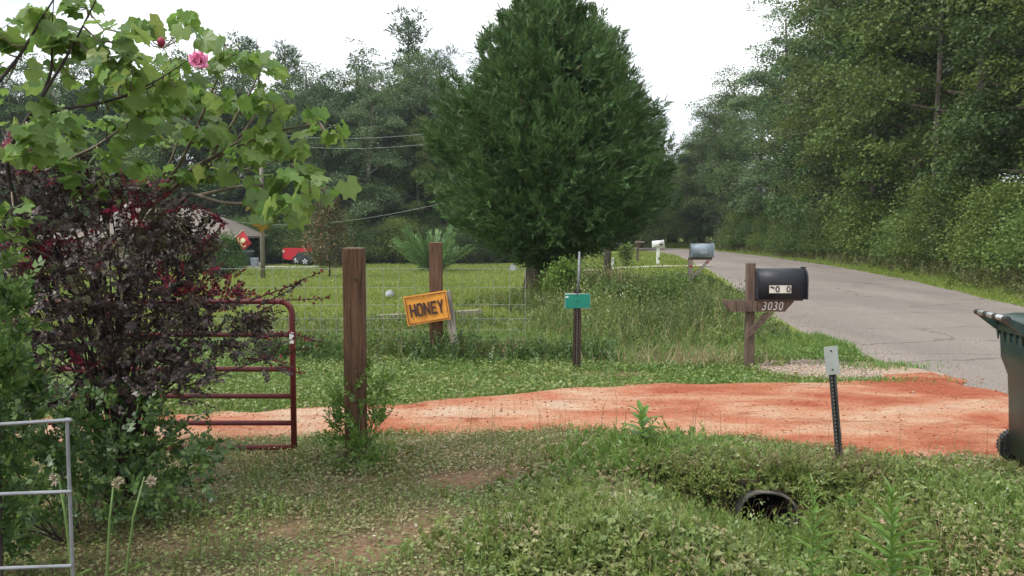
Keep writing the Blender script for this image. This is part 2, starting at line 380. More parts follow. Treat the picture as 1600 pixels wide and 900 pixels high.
# ---- road: worn grey asphalt, ragged edges
ry = np.concatenate([np.arange(-60, 4, 1.0), np.arange(4, 30, 0.15), np.arange(30, 128, 0.6)])
us = np.concatenate([np.linspace(-0.06, 0.08, 8), np.linspace(0.14, 0.86, 10), np.linspace(0.92, 1.06, 8)])
U, YR = np.meshgrid(us, ry); L_, R_ = roadL(YR), roadR(YR); XR = L_ + (R_ - L_) * U
d_edge = np.minimum(U, 1 - U) * (R_ - L_)
rag = d_edge + 0.30 * (fbm(XR * 1.1, YR * 1.1, 33, 4) - 0.5) + 0.10
ZR = H(XR, YR) * 0.0 + np.where(rag > 0, 0.022, 0.022 - 0.0) + 0.05 * smooth(0, 2.5, d_edge) - 0.10 * smooth(0.02, -0.14, rag)
V = np.stack([XR, YR, ZR], -1).reshape(-1, 3); nx, ny = len(us), len(ry)
ii = (np.arange(ny - 1)[:, None] * nx + np.arange(nx - 1)[None, :]).ravel(); Fq = np.stack([ii, ii + 1, ii + nx + 1, ii + nx], 1)
m, t, n, l, p = nodes('asphalt')
na = noise(t, 70, 3, 0.75); ra = ramp(t, [(0.36, (0.11, 0.095, 0.084)), (0.5, (0.215, 0.192, 0.174)), (0.66, (0.36, 0.325, 0.295))]); l.new(na.outputs['Fac'], ra.inputs['Fac'])
nb = noise(t, 0.5, 5, 0.6, mscale=(1, 0.25, 1)); rb = ramp(t, [(0.35, (0.84, 0.82, 0.80)), (0.62, (1.08, 1.05, 1.02))]); l.new(nb.outputs['Fac'], rb.inputs['Fac'])
mu = n.new('ShaderNodeMixRGB'); mu.blend_type = 'MULTIPLY'; mu.inputs['Fac'].default_value = 1; l.new(ra.outputs['Color'], mu.inputs['Color1']); l.new(rb.outputs['Color'], mu.inputs['Color2'])
# transverse hairline cracks
c = n.new('ShaderNodeTexCoord'); mpv = n.new('ShaderNodeMapping'); mpv.inputs['Scale'].default_value = (0.16, 0.42, 1); l.new(c.outputs['Object'], mpv.inputs['Vector'])
nd = noise(t, 1.3, 4, 0.6); ad = n.new('ShaderNodeVectorMath'); ad.operation = 'MULTIPLY_ADD'; ad.inputs[1].default_value = (0.35, 0.35, 0)
l.new(nd.outputs['Color'], ad.inputs[0]); l.new(mpv.outputs['Vector'], ad.inputs[2])
vo = n.new('ShaderNodeTexVoronoi'); vo.feature = 'DISTANCE_TO_EDGE'; vo.inputs['Scale'].default_value = 1.0; l.new(ad.outputs['Vector'], vo.inputs['Vector'])
rc = ramp(t, [(0.003, (0.40, 0.37, 0.35)), (0.011, (1, 1, 1))]); l.new(vo.outputs['Distance'], rc.inputs['Fac'])
m2 = n.new('ShaderNodeMixRGB'); m2.blend_type = 'MULTIPLY'; m2.inputs['Fac'].default_value = 0.75; l.new(mu.outputs['Color'], m2.inputs['Color1']); l.new(rc.outputs['Color'], m2.inputs['Color2'])
l.new(m2.outputs['Color'], p.inputs['Base Color']); p.inputs['Roughness'].default_value = 0.9; p.inputs['Specular IOR Level'].default_value = 0.25
l.new(bump(t, na.outputs['Fac'], 0.6, 0.006).outputs['Normal'], p.inputs['Normal'])
structure(link('road', mesh_np('road', V, Fq, m, True)), 'worn pale grey asphalt country road curving away', 'road')

# ---- driveway: red clay, wheel ruts, spilling on to the asphalt
def flat(px, py):
    d = 1.6 * F / (py - HORIZON); return ((px - 800) / F * d, d)
far_e = [(-500, 684), (0, 672), (200, 664), (480, 655), (640, 648), (760, 635), (900, 622), (1000, 615), (1150, 611), (1300, 608), (1400, 596), (1520, 590), (1640, 588)]
near_e = [(-500, 705), (0, 692), (200, 690), (480, 684), (640, 676), (800, 672), (1000, 680), (1150, 690), (1300, 704), (1450, 713), (1600, 722), (1800, 735)]
fe = np.array([flat(*q) for q in far_e]); ne = np.array([flat(*q) for q in near_e])
dx = np.arange(-9, 6.2, 0.055); vv = np.linspace(0, 1, 72)
fy = np.interp(dx, fe[:, 0], fe[:, 1]); nyy = np.interp(dx, ne[:, 0], ne[:, 1])
DX, DV = np.meshgrid(dx, vv); FY = fy[None, :]; NY = nyy[None, :]; DY = NY - 0.4 + (FY - NY + 0.8) * DV
e = np.minimum(DY - NY, FY - DY); DV = (DY - NY) / (FY - NY)
end = (4.62 + 0.35 * smooth(7.6, 6.2, DY)) - DX + 0.5 * (fbm(DX * 3.1, DY * 3.1, 143, 4) - 0.5)
sd_ = np.minimum(e, end) + 0.5 * (fbm(DX * 1.6, DY * 2.2, 41, 5) - 0.5) + 0.10 + 0.12 * smooth(3, 4.5, DX)
ruts = -0.02 * np.exp(-((DV - 0.30) / 0.09) ** 2) - 0.02 * np.exp(-((DV - 0.68) / 0.09) ** 2) + 0.04 * (fbm(DX * 0.7, DY * 9, 44, 4) - 0.5) + 0.018 * (fbm(DX * 5, DY * 7, 47, 3) - 0.5)
base = np.where(DX > roadL(DY) - 0.5, np.maximum(H(DX, DY), 0.024 + 0.05 * smooth(0, 2.5, DX - roadL(DY))), H(DX, DY))
DZ = base + 0.066 - 0.022 * smooth(2.6, 4.0, DX) + ruts * smooth(0, 0.4, sd_) - 0.11 * smooth(0.05, -0.15, sd_) - 0.035 * smooth(0.35, 0.0, sd_)
V = np.stack([DX, DY, DZ], -1).reshape(-1, 3); nx, ny = len(dx), len(vv)
ii = (np.arange(ny - 1)[:, None] * nx + np.arange(nx - 1)[None, :]).ravel(); Fq = np.stack([ii, ii + 1, ii + nx + 1, ii + nx], 1)
m, t, n, l, p = nodes('red_clay')
n1 = noise(t, 1.5, 8, 0.64, mscale=(0.55, 1.15, 1)); r1 = ramp(t, [(0.33, (0.30, 0.085, 0.043)), (0.43, (0.38, 0.155, 0.088)), (0.52, (0.425, 0.24, 0.15)), (0.63, (0.45, 0.33, 0.235))])
ra_ = n.new('ShaderNodeAttribute'); ra_.attribute_name = 'red'; mm_ = n.new('ShaderNodeMath'); mm_.operation = 'MULTIPLY_ADD'; mm_.inputs[1].default_value = -0.055; l.new(ra_.outputs['Fac'], mm_.inputs[0]); l.new(n1.outputs['Fac'], mm_.inputs[2]); l.new(mm_.outputs[0], r1.inputs['Fac'])
n2 = noise(t, 45, 5, 0.7); r2 = ramp(t, [(0.32, (0.62, 0.56, 0.53)), (0.58, (1.06, 1.06, 1.06))]); l.new(n2.outputs['Fac'], r2.inputs['Fac'])
n4 = noise(t, 3.2, 8, 0.74, mscale=(0.42, 1.9, 1)); r4 = ramp(t, [(0.56, (1, 1, 1)), (0.63, (0.74, 0.55, 0.48)), (0.68, (0.5, 0.33, 0.28))]); l.new(n4.outputs['Fac'], r4.inputs['Fac'])
mu = n.new('ShaderNodeMixRGB'); mu.blend_type = 'MULTIPLY'; mu.inputs['Fac'].default_value = 1; l.new(r1.outputs['Color'], mu.inputs['Color1']); l.new(r2.outputs['Color'], mu.inputs['Color2'])
mu2 = n.new('ShaderNodeMixRGB'); mu2.blend_type = 'MULTIPLY'; mu2.inputs['Fac'].default_value = 1; l.new(mu.outputs['Color'], mu2.inputs['Color1']); l.new(r4.outputs['Color'], mu2.inputs['Color2'])
l.new(mu2.outputs['Color'], p.inputs['Base Color']); p.inputs['Roughness'].default_value = 0.92; p.inputs['Specular IOR Level'].default_value = 0.2
l.new(bump(t, n2.outputs['Fac'], 0.5, 0.012).outputs['Normal'], p.inputs['Normal'])
me = mesh_np('driveway', V, Fq, m, True); a = me.attributes.new('red', 'FLOAT', 'POINT'); a.data.foreach_set('value', (smooth(-1.5, 3.2, DX) * 1.1 + 0.9 * np.exp(-((DV - 0.8) / 0.16) ** 2) * smooth(-3, 0, DX) - 0.5 * np.exp(-((DV - 0.3) / 0.12) ** 2)).ravel().astype(np.float32))
structure(link('driveway', me), 'rutted red clay driveway running off the road', 'driveway')

# clods and pebbles on the clay (uncountable)
def pebbles(name, X, Y, Z, size, m, label, cat):
    N = len(X); ico = np.array([(0, 0, 1), (1, 0, 0), (0, 1, 0), (-1, 0, 0), (0, -1, 0), (0, 0, -1)], float)
    tri = np.array([(0, 1, 2), (0, 2, 3), (0, 3, 4), (0, 4, 1), (5, 2, 1), (5, 3, 2), (5, 4, 3), (5, 1, 4)])
    a = rng.uniform(0, 6.28, N); s = size[:, None, None] * rng.uniform(0.6, 1.2, (N, 6, 1)) * np.array([1, 1, 0.6])
    v = ico[None] * s; ca, sa = np.cos(a)[:, None], np.sin(a)[:, None]
    x = v[..., 0] * ca - v[..., 1] * sa + X[:, None]; y = v[..., 0] * sa + v[..., 1] * ca + Y[:, None]; z = v[..., 2] + Z[:, None]
    VV = np.stack([x, y, z], -1).reshape(-1, 3); FF = (np.arange(N)[:, None, None] * 6 + tri[None]).reshape(-1, 3)
    return tag(link(name, mesh_np(name, VV, FF, m)), label, cat, None, 'stuff')
k = rng.integers(0, DX.size, 7000); ok = (sd_.ravel()[k] > 0.15); k = k[ok]
M['clod'] = leafmat('clod', [(0, (0.22, 0.06, 0.03)), (0.7, (0.34, 0.12, 0.07)), (1, (0.42, 0.30, 0.23))], 0.95, 0, spec=0.1)
pebbles('clay_crumbs', DX.ravel()[k], DY.ravel()[k], DZ.ravel()[k] + 0.002, 0.004 + 0.012 * rng.random(len(k)) ** 4, M['clod'], 'red clay crumbs and pebbles strewn over the driveway', 'clay crumbs')

X = rng.normal(3.9, 0.45, 900); Y = rng.normal(8.75, 0.22, 900) + 0.25 * (X - 4)
pebbles('clay_clods', X, Y, np.maximum(H(X, Y), 0.0) + 0.03, 0.005 + 0.022 * rng.random(900) ** 4, M['clod'], 'darker red clay clods heaped beside the asphalt', 'clay clods')

# ---- gravel shoulder between mailbox and road mouth
gx, gy = np.meshgrid(np.arange(2.6, 5.1, 0.06), np.arange(8.4, 11.0, 0.06))
gd = 1 - np.sqrt(((gx - 3.75 + 0.25 * (gy - 9.7)) / 1.0) ** 2 + ((gy - 9.65) / 0.85) ** 2) + 0.55 * (fbm(gx * 2, gy * 2, 51, 4) - 0.5)
gz = np.maximum(H(gx, gy), np.where(gx > roadL(gy) - 0.4, 0.024, -9)) + 0.022 - 0.09 * smooth(0.05, -0.15, gd)
V = np.stack([gx, gy, gz], -1).reshape(-1, 3); ny, nx = gx.shape
ii = (np.arange(ny - 1)[:, None] * nx + np.arange(nx - 1)[None, :]).ravel(); Fq = np.stack([ii, ii + 1, ii + nx + 1, ii + nx], 1)
M['gravel_bed'] = mat('gravel_bed', (0.40, 0.31, 0.235), (0.26, 0.16, 0.11), 0.95, 30, bmp=0.6, bdist=0.02)
structure(link('gravel_shoulder', mesh_np('gravel_shoulder', V, Fq, M['gravel_bed'], True)), 'patch of tan gravel beside the road mouth', 'gravel patch')
X = rng.uniform(2.6, 5.0, 9000); Y = rng.uniform(8.4, 10.9, 9000)
g = 1 - np.sqrt(((X - 3.75 + 0.25 * (Y - 9.7)) / 1.0) ** 2 + ((Y - 9.65) / 0.85) ** 2) + 0.55 * (fbm(X * 2, Y * 2, 51, 4) - 0.5)
ok = g > 0.0; X, Y = X[ok], Y[ok]
M['stone'] = leafmat('stone', [(0, (0.16, 0.13, 0.11)), (0.5, (0.36, 0.29, 0.23)), (1, (0.55, 0.48, 0.40))], 0.85, 0, spec=0.3)
pebbles('gravel_stones', X, Y, H(X, Y) + 0.025, 0.006 + 0.014 * rng.random(len(X)) ** 2, M['stone'], 'loose tan gravel stones beside the mailbox post', 'gravel')
# loose grit along the asphalt edge
Y = rng.uniform(7.5, 26, 5000); X = roadL(Y) + rng.normal(0.15, 0.28, 5000)
pebbles('roadside_grit', X, Y, np.maximum(H(X, Y), 0.03) + 0.004, 0.003 + 0.010 * rng.random(5000) ** 3, M['stone'], 'grit and small stones along the asphalt edge', 'grit')

# ---- pale concrete strips: house drive and neighbour's drive
M['concrete'] = mat('concrete', (0.50, 0.47, 0.41), (0.38, 0.355, 0.31), 0.9, 3)
def strip(name, pts, wd, label):
    V, Fs = [], []
    for i, (x, y) in enumerate(pts):
        for s in (-1, 1): V.append((x, y + s * wd / 2, h1(x, y) + 0.06))
    for i in range(len(pts) - 1): Fs.append((2 * i, 2 * i + 2, 2 * i + 3, 2 * i + 1))
    me = bpy.data.meshes.new(name); me.from_pydata(V, [], Fs); me.materials.append(M['concrete'])
    structure(link(name, me), label, 'driveway')
a = G(330, 418); strip('house_drive', [(x, a.y) for x in np.linspace(a.x - 3, a.x + 8.5, 14)], 3.2, 'pale concrete drive in front of the house')
a = G(958, 421); strip('neighbour_drive', [(x, a.y + 0.02 * (x - a.x)) for x in np.linspace(a.x - 4, float(roadL(a.y)) + 0.2, 16)], 1.5, 'pale concrete drive crossing the verge beyond the pole')

# ================================================================== FENCE, POSTS, SIGNS
M['galv'] = mat('galvanised', (0.24, 0.255, 0.275), (0.16, 0.17, 0.185), 0.55, 12, metal=0.3)
M['fence_wire'] = mat('fence_wire', (0.31, 0.32, 0.31), (0.21, 0.21, 0.205), 0.6, 20)
M['gate_red'] = mat('gate_red', (0.155, 0.022, 0.022), (0.10, 0.016, 0.017), 0.5, 9)
M['white_paint'] = mat('white_paint', (0.78, 0.78, 0.76), (0.66, 0.66, 0.64), 0.6, 8)
M['rust'] = mat('rusty_steel', (0.06, 0.032, 0.022), (0.03, 0.02, 0.016), 0.75, 14, metal=0.2)
M['dark_steel'] = mat('dark_steel', (0.06, 0.065, 0.062), (0.035, 0.037, 0.036), 0.6, 12, metal=0.4)
M['hole'] = mat('hole', (0.42, 0.40, 0.36), (0.32, 0.30, 0.27), 0.9, 8)
M['bolt'] = mat('bolt', (0.10, 0.09, 0.08), (0.05, 0.045, 0.04), 0.5, 12, metal=0.7)

def wood_post(name, label, base, wd, h, px_top=None, m='brown_wood', group=None):
    t = thing(name, label, 'post', base, 0, group)
    MB().box(-wd / 2, wd / 2, -wd / 2, wd / 2, -0.3, h, 0.006).build('post_shaft', M[m], t)
    MB().box(-wd / 2 + 0.004, wd / 2 - 0.004, -wd / 2 + 0.004, wd / 2 - 0.004, h - 0.004, h + 0.003).build('cut_top', M['end_grain'], t)
    return t
b = G(557, 716); p1 = wood_post('fence_post', 'thick brown square wooden post with vines round its foot', b, 0.140, P(557, 388, b.y - 0.07).z - b.z, group='brown fence posts')
for dz in (0.42, 1.28): MB().tube([(0.02, -0.0775, dz), (0.02, -0.071, dz)], 0.009, 8).build('bolt_head', M['bolt'], p1)
b2 = G(682, 560); p2 = wood_post('fence_post', 'brown square wooden post standing behind the orange sign', b2, 0.160, P(682, 379, b2.y - 0.08).z - b2.z, group='brown fence posts')

# leaning weathered post
b3 = G(716, 560); b3.y = b2.y - 0.16; b3.z = h1(b3.x, b3.y); top = P(698, 454, b3.y - 0.02)
t = thing('leaning_board', 'weathered grey post leaning beside the orange sign', 'post', b3)
d = top - b3; mm = MB().box(-0.05, 0.05, -0.028, 0.028, -0.2, d.length, 0.006)
for i, v in enumerate(mm.v):
    if v[2] > d.length - 0.02 and v[0] < 0: mm.v[i] = (v[0], v[1], v[2] - 0.02)
o = mm.build('board', M['grey_wood'], t); o.rotation_euler = d.to_track_quat('Z', 'Y').to_euler(); o.rotation_euler = (0, math.atan2(d.x, d.z), 0)
o2 = MB().tube([(0, -0.031, 1.0), (0.01, -0.027, 1.0)], 0.006, 6).build('nail', M['bolt'], t); o2.rotation_euler = o.rotation_euler

# cattle panel behind the posts
M['panel_wire'] = M['fence_wire']
yp = b2.y + 0.10; x1 = P(821, 480, yp).x; x0 = x1 - 4.88
t = thing('wire_fence_panel', 'welded wire stock panel tied behind the brown post', 'fence panel', (x0, yp, h1((x0 + x1) / 2, yp)))
ztop = P(700, 420, yp).z - t.location.z
wire = MB().tube([(0, 0, 0.0), (0, 0, ztop)], 0.0027, 5).mesh('upright_wire', M['fence_wire'])
for k in range(25): link('upright_wire', wire, t, (k * 4.88 / 24, 0.004, 0))
wire = MB().tube([(0, 0, 0), (4.88, 0, 0)], 0.0027, 5).mesh('cross_wire', M['fence_wire'])
for z in (0, 0.20, 0.38, 0.53, 0.65, 0.75, 0.84, 0.92): link('cross_wire', wire, t, (0, -0.004, ztop - z * ztop / 1.27 * 1.35))

# wire panel standing close by at the corner
t = thing('wire_fence_panel', 'close grey wire panel end standing before the purple bush', 'fence panel', (P(106, 700, 1.9).x, 1.9, h1(-1, 1.9)))
z0 = t.location.z
o = MB().tube([(0, 0, -0.05), (0.003, 0, 0.6), (0.0, 0, P(106, 653, 1.9).z - z0)], 0.0042, 8).build('upright_wire', M['galv'], t)
for k in (1, 2): MB().tube([(-0.2 * k, 0, -0.05), (-0.2 * k, 0, P(106, 653, 1.9).z - z0)], 0.0042, 8).build('upright_wire', M['galv'], t)
for ya, yb in ((656, 663), (768, 772), (884, 888)):
    pa, pb = P(112, ya, 1.893), P(0, yb, 1.893); dd = (pb - pa)
    pe = pa + dd * 2.2
    MB().tube([pa - t.location, pe - t.location], 0.0042, 8).build('cross_wire', M['galv'], t)
for z in (0.55, 0.36, 0.18): MB().tube([(0.01, -0.007, z), (-0.36, -0.007, z)], 0.0042, 8).build('cross_wire', M['galv'], t)

# red tube gate
yg = 6.12; gx0 = P(458, 600, yg).x; gz = h1(gx0, yg)
t = thing('farm_gate', 'dark red tubular farm gate half hidden by the purple bush', 'gate', (gx0, yg, gz)); Lg = 3.66
zb = P(458, 702, yg).z - gz; zt = P(458, 471, yg).z - gz
def arc(cx, cz, r, a0, a1, n=6): return [(cx + r * math.cos(a0 + (a1 - a0) * k / n), 0, cz + r * math.sin(a0 + (a1 - a0) * k / n)) for k in range(n + 1)]
fr = [(0, 0, P(458, 708, yg).z - gz + 0.0)] + arc(-0.09, zt - 0.09, 0.09, 0, math.pi / 2) + arc(-Lg + 0.09, zt - 0.09, 0.09, math.pi / 2, math.pi) + [(-Lg, 0, zb - 0.03)]
MB().tube(fr, 0.0215, 10).build('gate_frame', M['gate_red'], t, True)
for py in (523, 577, 619, 661, 699):
    z = P(458, py, yg).z - gz; MB().tube([(-0.012, 0, z), (-Lg + 0.012, 0, z + 0.004)], 0.019, 9).build('rail', M['gate_red'], t, True)
for f in (0.36, 0.68): MB().box(-Lg * f - 0.018, -Lg * f + 0.018, -0.027, -0.0205, zb - 0.02, zt + 0.01).build('brace_strip', M['gate_red'], t)
MB().box(-0.014, 0.016, -0.0285, -0.0225, P(0, 536, yg).z - gz, P(0, 519, yg).z - gz).build('white_sticker', M['white_paint'], t)

# HONEY sign
M['orange'] = mat('orange_sign', (0.74, 0.31, 0.04), (0.58, 0.22, 0.03), 0.55, 9, detail=8, lo=0.42, hi=0.72)
M['sign_ink'] = mat('sign_ink', (0.035, 0.014, 0.018), (0.06, 0.025, 0.02), 0.6, 22)
ys_ = b2.y - 0.215; c0 = P(667, 481.5, ys_); wS = 0.545; hS = 0.37
t = thing('honey_sign', 'tilted orange metal sign reading HONEY nailed before the brown post', 'sign', c0)
t.rotation_euler = (0, -R(9.2), 0)
sg = MB(); nS = 8
for k in range(nS + 1):
    x = -wS / 2 + wS * k / nS; y = 0.006 * math.sin(k / nS * math.pi * 1.3)
    for (dy, z) in ((0, -hS / 2), (0, hS / 2), (0.003, -hS / 2), (0.003, hS / 2)): sg.v.append((x, y + dy, z))
for k in range(nS):
    a = 4 * k; sg.f += [(a, a + 4, a + 5, a + 1), (a + 2, a + 3, a + 7, a + 6), (a, a + 2, a + 6, a + 4), (a + 1, a + 5, a + 7, a + 3)]
sg.f += [(0, 1, 3, 2), (4 * nS, 4 * nS + 2, 4 * nS + 3, 4 * nS + 1)]
sg.build('sign_plate', M['orange'], t)
bw = 0.005; e = 0.018
for (x0_, x1_, z0_, z1_) in ((-wS / 2 + e, wS / 2 - e, hS / 2 - e - bw, hS / 2 - e), (-wS / 2 + e, wS / 2 - e, -hS / 2 + e, -hS / 2 + e + bw), (-wS / 2 + e, -wS / 2 + e + bw, -hS / 2 + e + bw, hS / 2 - e - bw), (wS / 2 - e - bw, wS / 2 - e, -hS / 2 + e + bw, hS / 2 - e - bw)):
    MB().box(x0_, x1_, -0.010, 0.0, z0_, z1_).build('border_line', M['sign_ink'], t)
S = 0.034
LET = {'H': [[(0, 0), (1, 0), (1, 6), (0, 6)], [(3, 0), (4, 0), (4, 6), (3, 6)], [(1, 2.5), (3, 2.5), (3, 3.5), (1, 3.5)]],
       'O': [[(0, 1), (1, 1.2), (1, 4.8), (0, 5)], [(3, 1.2), (4, 1), (4, 5), (3, 4.8)], [(0, 5), (1, 4.8), (1.3, 5), (2.7, 5), (3, 4.8), (4, 5), (3.2, 6), (0.8, 6)], [(0.8, 0), (3.2, 0), (4, 1), (3, 1.2), (2.7, 1), (1.3, 1), (1, 1.2), (0, 1)]],
       'N': [[(0, 0), (1, 0), (1, 6), (0, 6)], [(3, 0), (4, 0), (4, 6), (3, 6)], [(1, 6), (1, 4.2), (3, 0), (3, 1.9)]],
       'E': [[(0, 0), (1, 0), (1, 6), (0, 6)], [(1, 0), (3.6, 0), (3.6, 1), (1, 1)], [(1, 5), (3.6, 5), (3.6, 6), (1, 6)], [(1, 2.5), (3, 2.5), (3, 3.5), (1, 3.5)]],
       'Y': [[(1.5, 0), (2.5, 0), (2.5, 2.6), (1.5, 2.6)], [(1.5, 2.6), (2.5, 2.6), (1.1, 6), (0, 6)], [(1.6, 2.4), (2.5, 2.6), (4, 6), (2.9, 6)]]}
sx_, sz_ = 0.0192, 0.0272
for i, ch in enumerate('HONEY'):
    lm = MB(); ox = -0.215 + i * 0.0875 + (0.006 if ch == 'E' else 0)
    for poly in LET[ch]: lm.prism([(ox + q[0] * sx_, -0.085 + q[1] * sz_) for q in poly], 1, -0.0105, -0.002)
    tag(lm.build('letter', M['sign_ink'], t), 'dark brown block letter ' + ch)
for x in (-0.02, 0.19): MB().tube([(x, -0.013, 0.155), (x, 0.03, 0.155)], 0.006, 8).build('nail_head', M['bolt'], t)

# green plate on perforated post
def perforated_post(t, h, m, holes, w_=0.024, z0=0.0):
    mm = MB()
    mm.prism([(-w_, -0.004), (-w_ * 0.45, -0.004), (-w_ * 0.38, 0.016), (w_ * 0.38, 0.016), (w_ * 0.45, -0.004), (w_, -0.004), (w_, 0.0), (w_ * 0.62, 0.0), (w_ * 0.5, 0.021), (-w_ * 0.5, 0.021), (-w_ * 0.62, 0.0), (-w_, 0.0)], 2, -0.2, h)
    mm.build('channel_post', m, t)
    hm = MB().box(-0.0045, 0.0045, 0.0135, 0.0165, -0.006, 0.006).mesh('post_hole', M['hole'])
    n_ = int((h - z0 - 0.03) / 0.0254)
    for k in range(min(n_, holes)): link('post_hole', hm, t, (0, 0, z0 + 0.03 + k * (h - z0 - 0.05) / min(n_, holes)))
bg_ = G(901, 579); t = thing('sign_post', 'rusty perforated post with a small blank green plate', 'sign', bg_); t.rotation_euler = (0, R(0.4), 0)
yb = bg_.y; zl = lambda py: P(900, py, yb).z - bg_.z
perforated_post(t, zl(452), M['rust'], 40, 0.047)
MB().tube([(-0.004, 0.0, zl(463)), (0.012, 0.0, zl(430)), (0.017, 0, zl(393))], [0.014, 0.0145, 0.012], 8).build('steel_rod', M['galv'], t, True)
M['green_plate'] = mat('green_plate', (0.0, 0.21, 0.15), (0.0, 0.17, 0.12), 0.45, 4)
M['plate_back'] = mat('plate_back', (0.45, 0.47, 0.45), (0.35, 0.37, 0.35), 0.5, 5, metal=0.3)
pl = MB().box(-0.146, 0.146, -0.014, -0.0115, -0.082, 0.082, 0.001).build('green_plate', M['green_plate'], t, loc=(0, 0, (zl(460) + zl(481)) / 2)); pl.rotation_euler = (0, -R(2.2), 0)
pb_ = MB().box(-0.15, 0.148, -0.0105, -0.008, -0.083, 0.092, 0.001).build('back_plate', M['plate_back'], t, loc=(0.0, 0, (zl(460) + zl(481)) / 2)); pb_.rotation_euler = (0, R(1.2), 0)
for z in (-0.002, 0.072): MB().tube([(0, -0.020, z), (0, -0.014, z)], 0.0075, 6).build('bolt', M['bolt'], pl)
MB().box(-0.142, -0.105, -0.0155, -0.0142, 0.045, 0.06).build('chipped_edge', M['white_paint'], pl)

# small pale plate on the leaning channel post
bs = G(1313, 738); t = thing('marker_post', 'leaning dark perforated post topped by a small blank white plate', 'sign', bs)
tp = P(1297, 541, bs.y); d = tp - bs; t.rotation_euler = (0, math.atan2(d.x, d.z), 0)
perforated_post(t, d.length - 0.02, M['dark_steel'], 40, 0.024)
MB().box(-0.046, 0.046, -0.010, -0.0075, d.length - 0.19, d.length, 0.001).build('blank_plate', M['plate_back'], t)
for z in (0.03, 0.155): MB().tube([(0, -0.014, d.length - z), (0, -0.009, d.length - z)], 0.006, 6).build('bolt', M['bolt'], t)

# ================================================================== MAILBOXES
M['box_black'] = mat('box_black', (0.012, 0.014, 0.02), (0.02, 0.022, 0.03), 0.5, 5, spec=0.4)
M['box_grey'] = mat('box_grey', (0.36, 0.42, 0.48), (0.30, 0.36, 0.42), 0.45, 5, metal=0.3)
M['box_white'] = mat('box_white', (0.78, 0.78, 0.76), (0.70, 0.70, 0.68), 0.5, 5)
M['tile_white'] = mat('tile_white', (0.66, 0.63, 0.56), (0.52, 0.49, 0.42), 0.6, 30)
M['digit_dark'] = mat('digit_dark', (0.02, 0.02, 0.02), (0.03, 0.03, 0.03), 0.6, 8)
M['digit_white'] = mat('digit_white', (0.68, 0.67, 0.64), (0.55, 0.54, 0.5), 0.6, 20)
M['reflector'] = mat('reflector', (0.45, 0.012, 0.02), (0.35, 0.01, 0.015), 0.3, 5)
def arch(w_, h_, n=12, inset=0.0):
    """mailbox end profile in (y,z): straight sides, round top"""
    r = w_ / 2 - inset; s = h_ - w_ / 2
    return [(-r, inset), (r, inset)] + [(r * math.cos(a), s + (r) * math.sin(a)) for a in np.linspace(0, math.pi, n)]
def mailbox_box(parent, x0, x1, z, w_, h_, m, y=0.0, tilt=0.0):
    o = MB().prism([(q[0] + y, q[1] + z) for q in arch(w_, h_)], 0, x0 + 0.012, x1 - 0.02).build('box', m, parent, True)
    for p_ in o.data.polygons: p_.use_smooth = len(p_.vertices) == 4
    MB().prism([(q[0] + y, q[1] + z - 0.002) for q in arch(w_ + 0.014, h_ + 0.01)], 0, x1 - 0.022, x1 - 0.004).build('front_door', m, o)
    MB().prism([(q[0] + y, q[1] + z) for q in arch(w_ + 0.008, h_ + 0.005)], 0, x0, x0 + 0.013).build('rear_rim', m, o)
    MB().box(x1 - 0.05, x1 + 0.012, y - 0.015, y + 0.015, z + h_ + 0.002, z + h_ + 0.016, 0.003).build('door_latch', m, o)
    return o
# black box on wooden post
bm_ = G(1170, 577); Y = bm_.y
t = thing('mailbox', 'large black mailbox with number tiles on a brown wooden post reading 3030', 'mailbox', bm_)
zz = lambda py, dy=0: P(1170, py, Y + dy).z - bm_.z
xx = lambda px, dy=0: P(px, 450, Y + dy).x - bm_.x
MB().box(-0.047, 0.047, -0.047, 0.047, -0.3, zz(411), 0.005).build('post', M['mail_wood'], t)
am = [(xx(1131), zz(469)), (xx(1237), zz(469)), (xx(1237), zz(470.5)), (xx(1223), zz(486)), (xx(1140), zz(486)), (xx(1131), zz(473))]
arm = MB().prism(am, 1, -0.090, -0.050).build('arm_board', M['mail_wood'], t)
MB().prism(am, 1, 0.050, 0.088).build('arm_board', M['mail_wood'], t)
MB().prism([(xx(1167), zz(528)), (xx(1167), zz(516)), (xx(1194), zz(488)), (xx(1207), zz(487.6)), (xx(1178), zz(517))], 1, -0.083, -0.0485).build('brace', M['mail_wood'], t)
MB().box(xx(1181), xx(1250), -0.115, 0.115, zz(469) + 0.001, zz(469) + 0.018).build('mount_board', M['mail_wood'], t)
zbx = zz(469) + 0.020; w_ = 0.28; h_ = zz(419) - zbx
bx = mailbox_box(t, xx(1178), xx(1257), zbx, w_, h_, M['box_black'])
for k, ch in enumerate(('/', '0', '', '0')):
    xa = xx(1202 + 8.6 * k, -0.14); tl = MB().box(xa, xa + 0.062, -w_ / 2 - 0.0035, -w_ / 2 - 0.0005, zz(458, -0.14), zz(446, -0.14)).build('number_tile', M['tile_white'], bx)
    if ch == '0':
        g_ = link('digit', glyph('0', 0.105, 0.001, M['digit_dark'], 'digit', 0.002), tl); g_.location = (xa + 0.031, -w_ / 2 - 0.005, zz(458, -0.14) + 0.010)
    elif ch == '/':
        MB().prism([(xa + 0.004, zz(449, -0.14)), (xa + 0.058, zz(452, -0.14)), (xa + 0.058, zz(449, -0.14)), (xa + 0.02, zz(447, -0.14))], 1, -w_ / 2 - 0.0055, -w_ / 2 - 0.0037).build('dark_mark', M['digit_dark'], tl)
for k, ch in enumerate('3030'):
    g_ = link('numeral', glyph(ch, 0.142, 0.002, M['digit_white'], 'numeral', -0.001, 0.22, 0.80), arm); g_.location = (xx(1194 + 8.6 * k, -0.09), -0.0925, zz(485, -0.09) + 0.004); tag(g_, 'white italic numeral ' + ch)
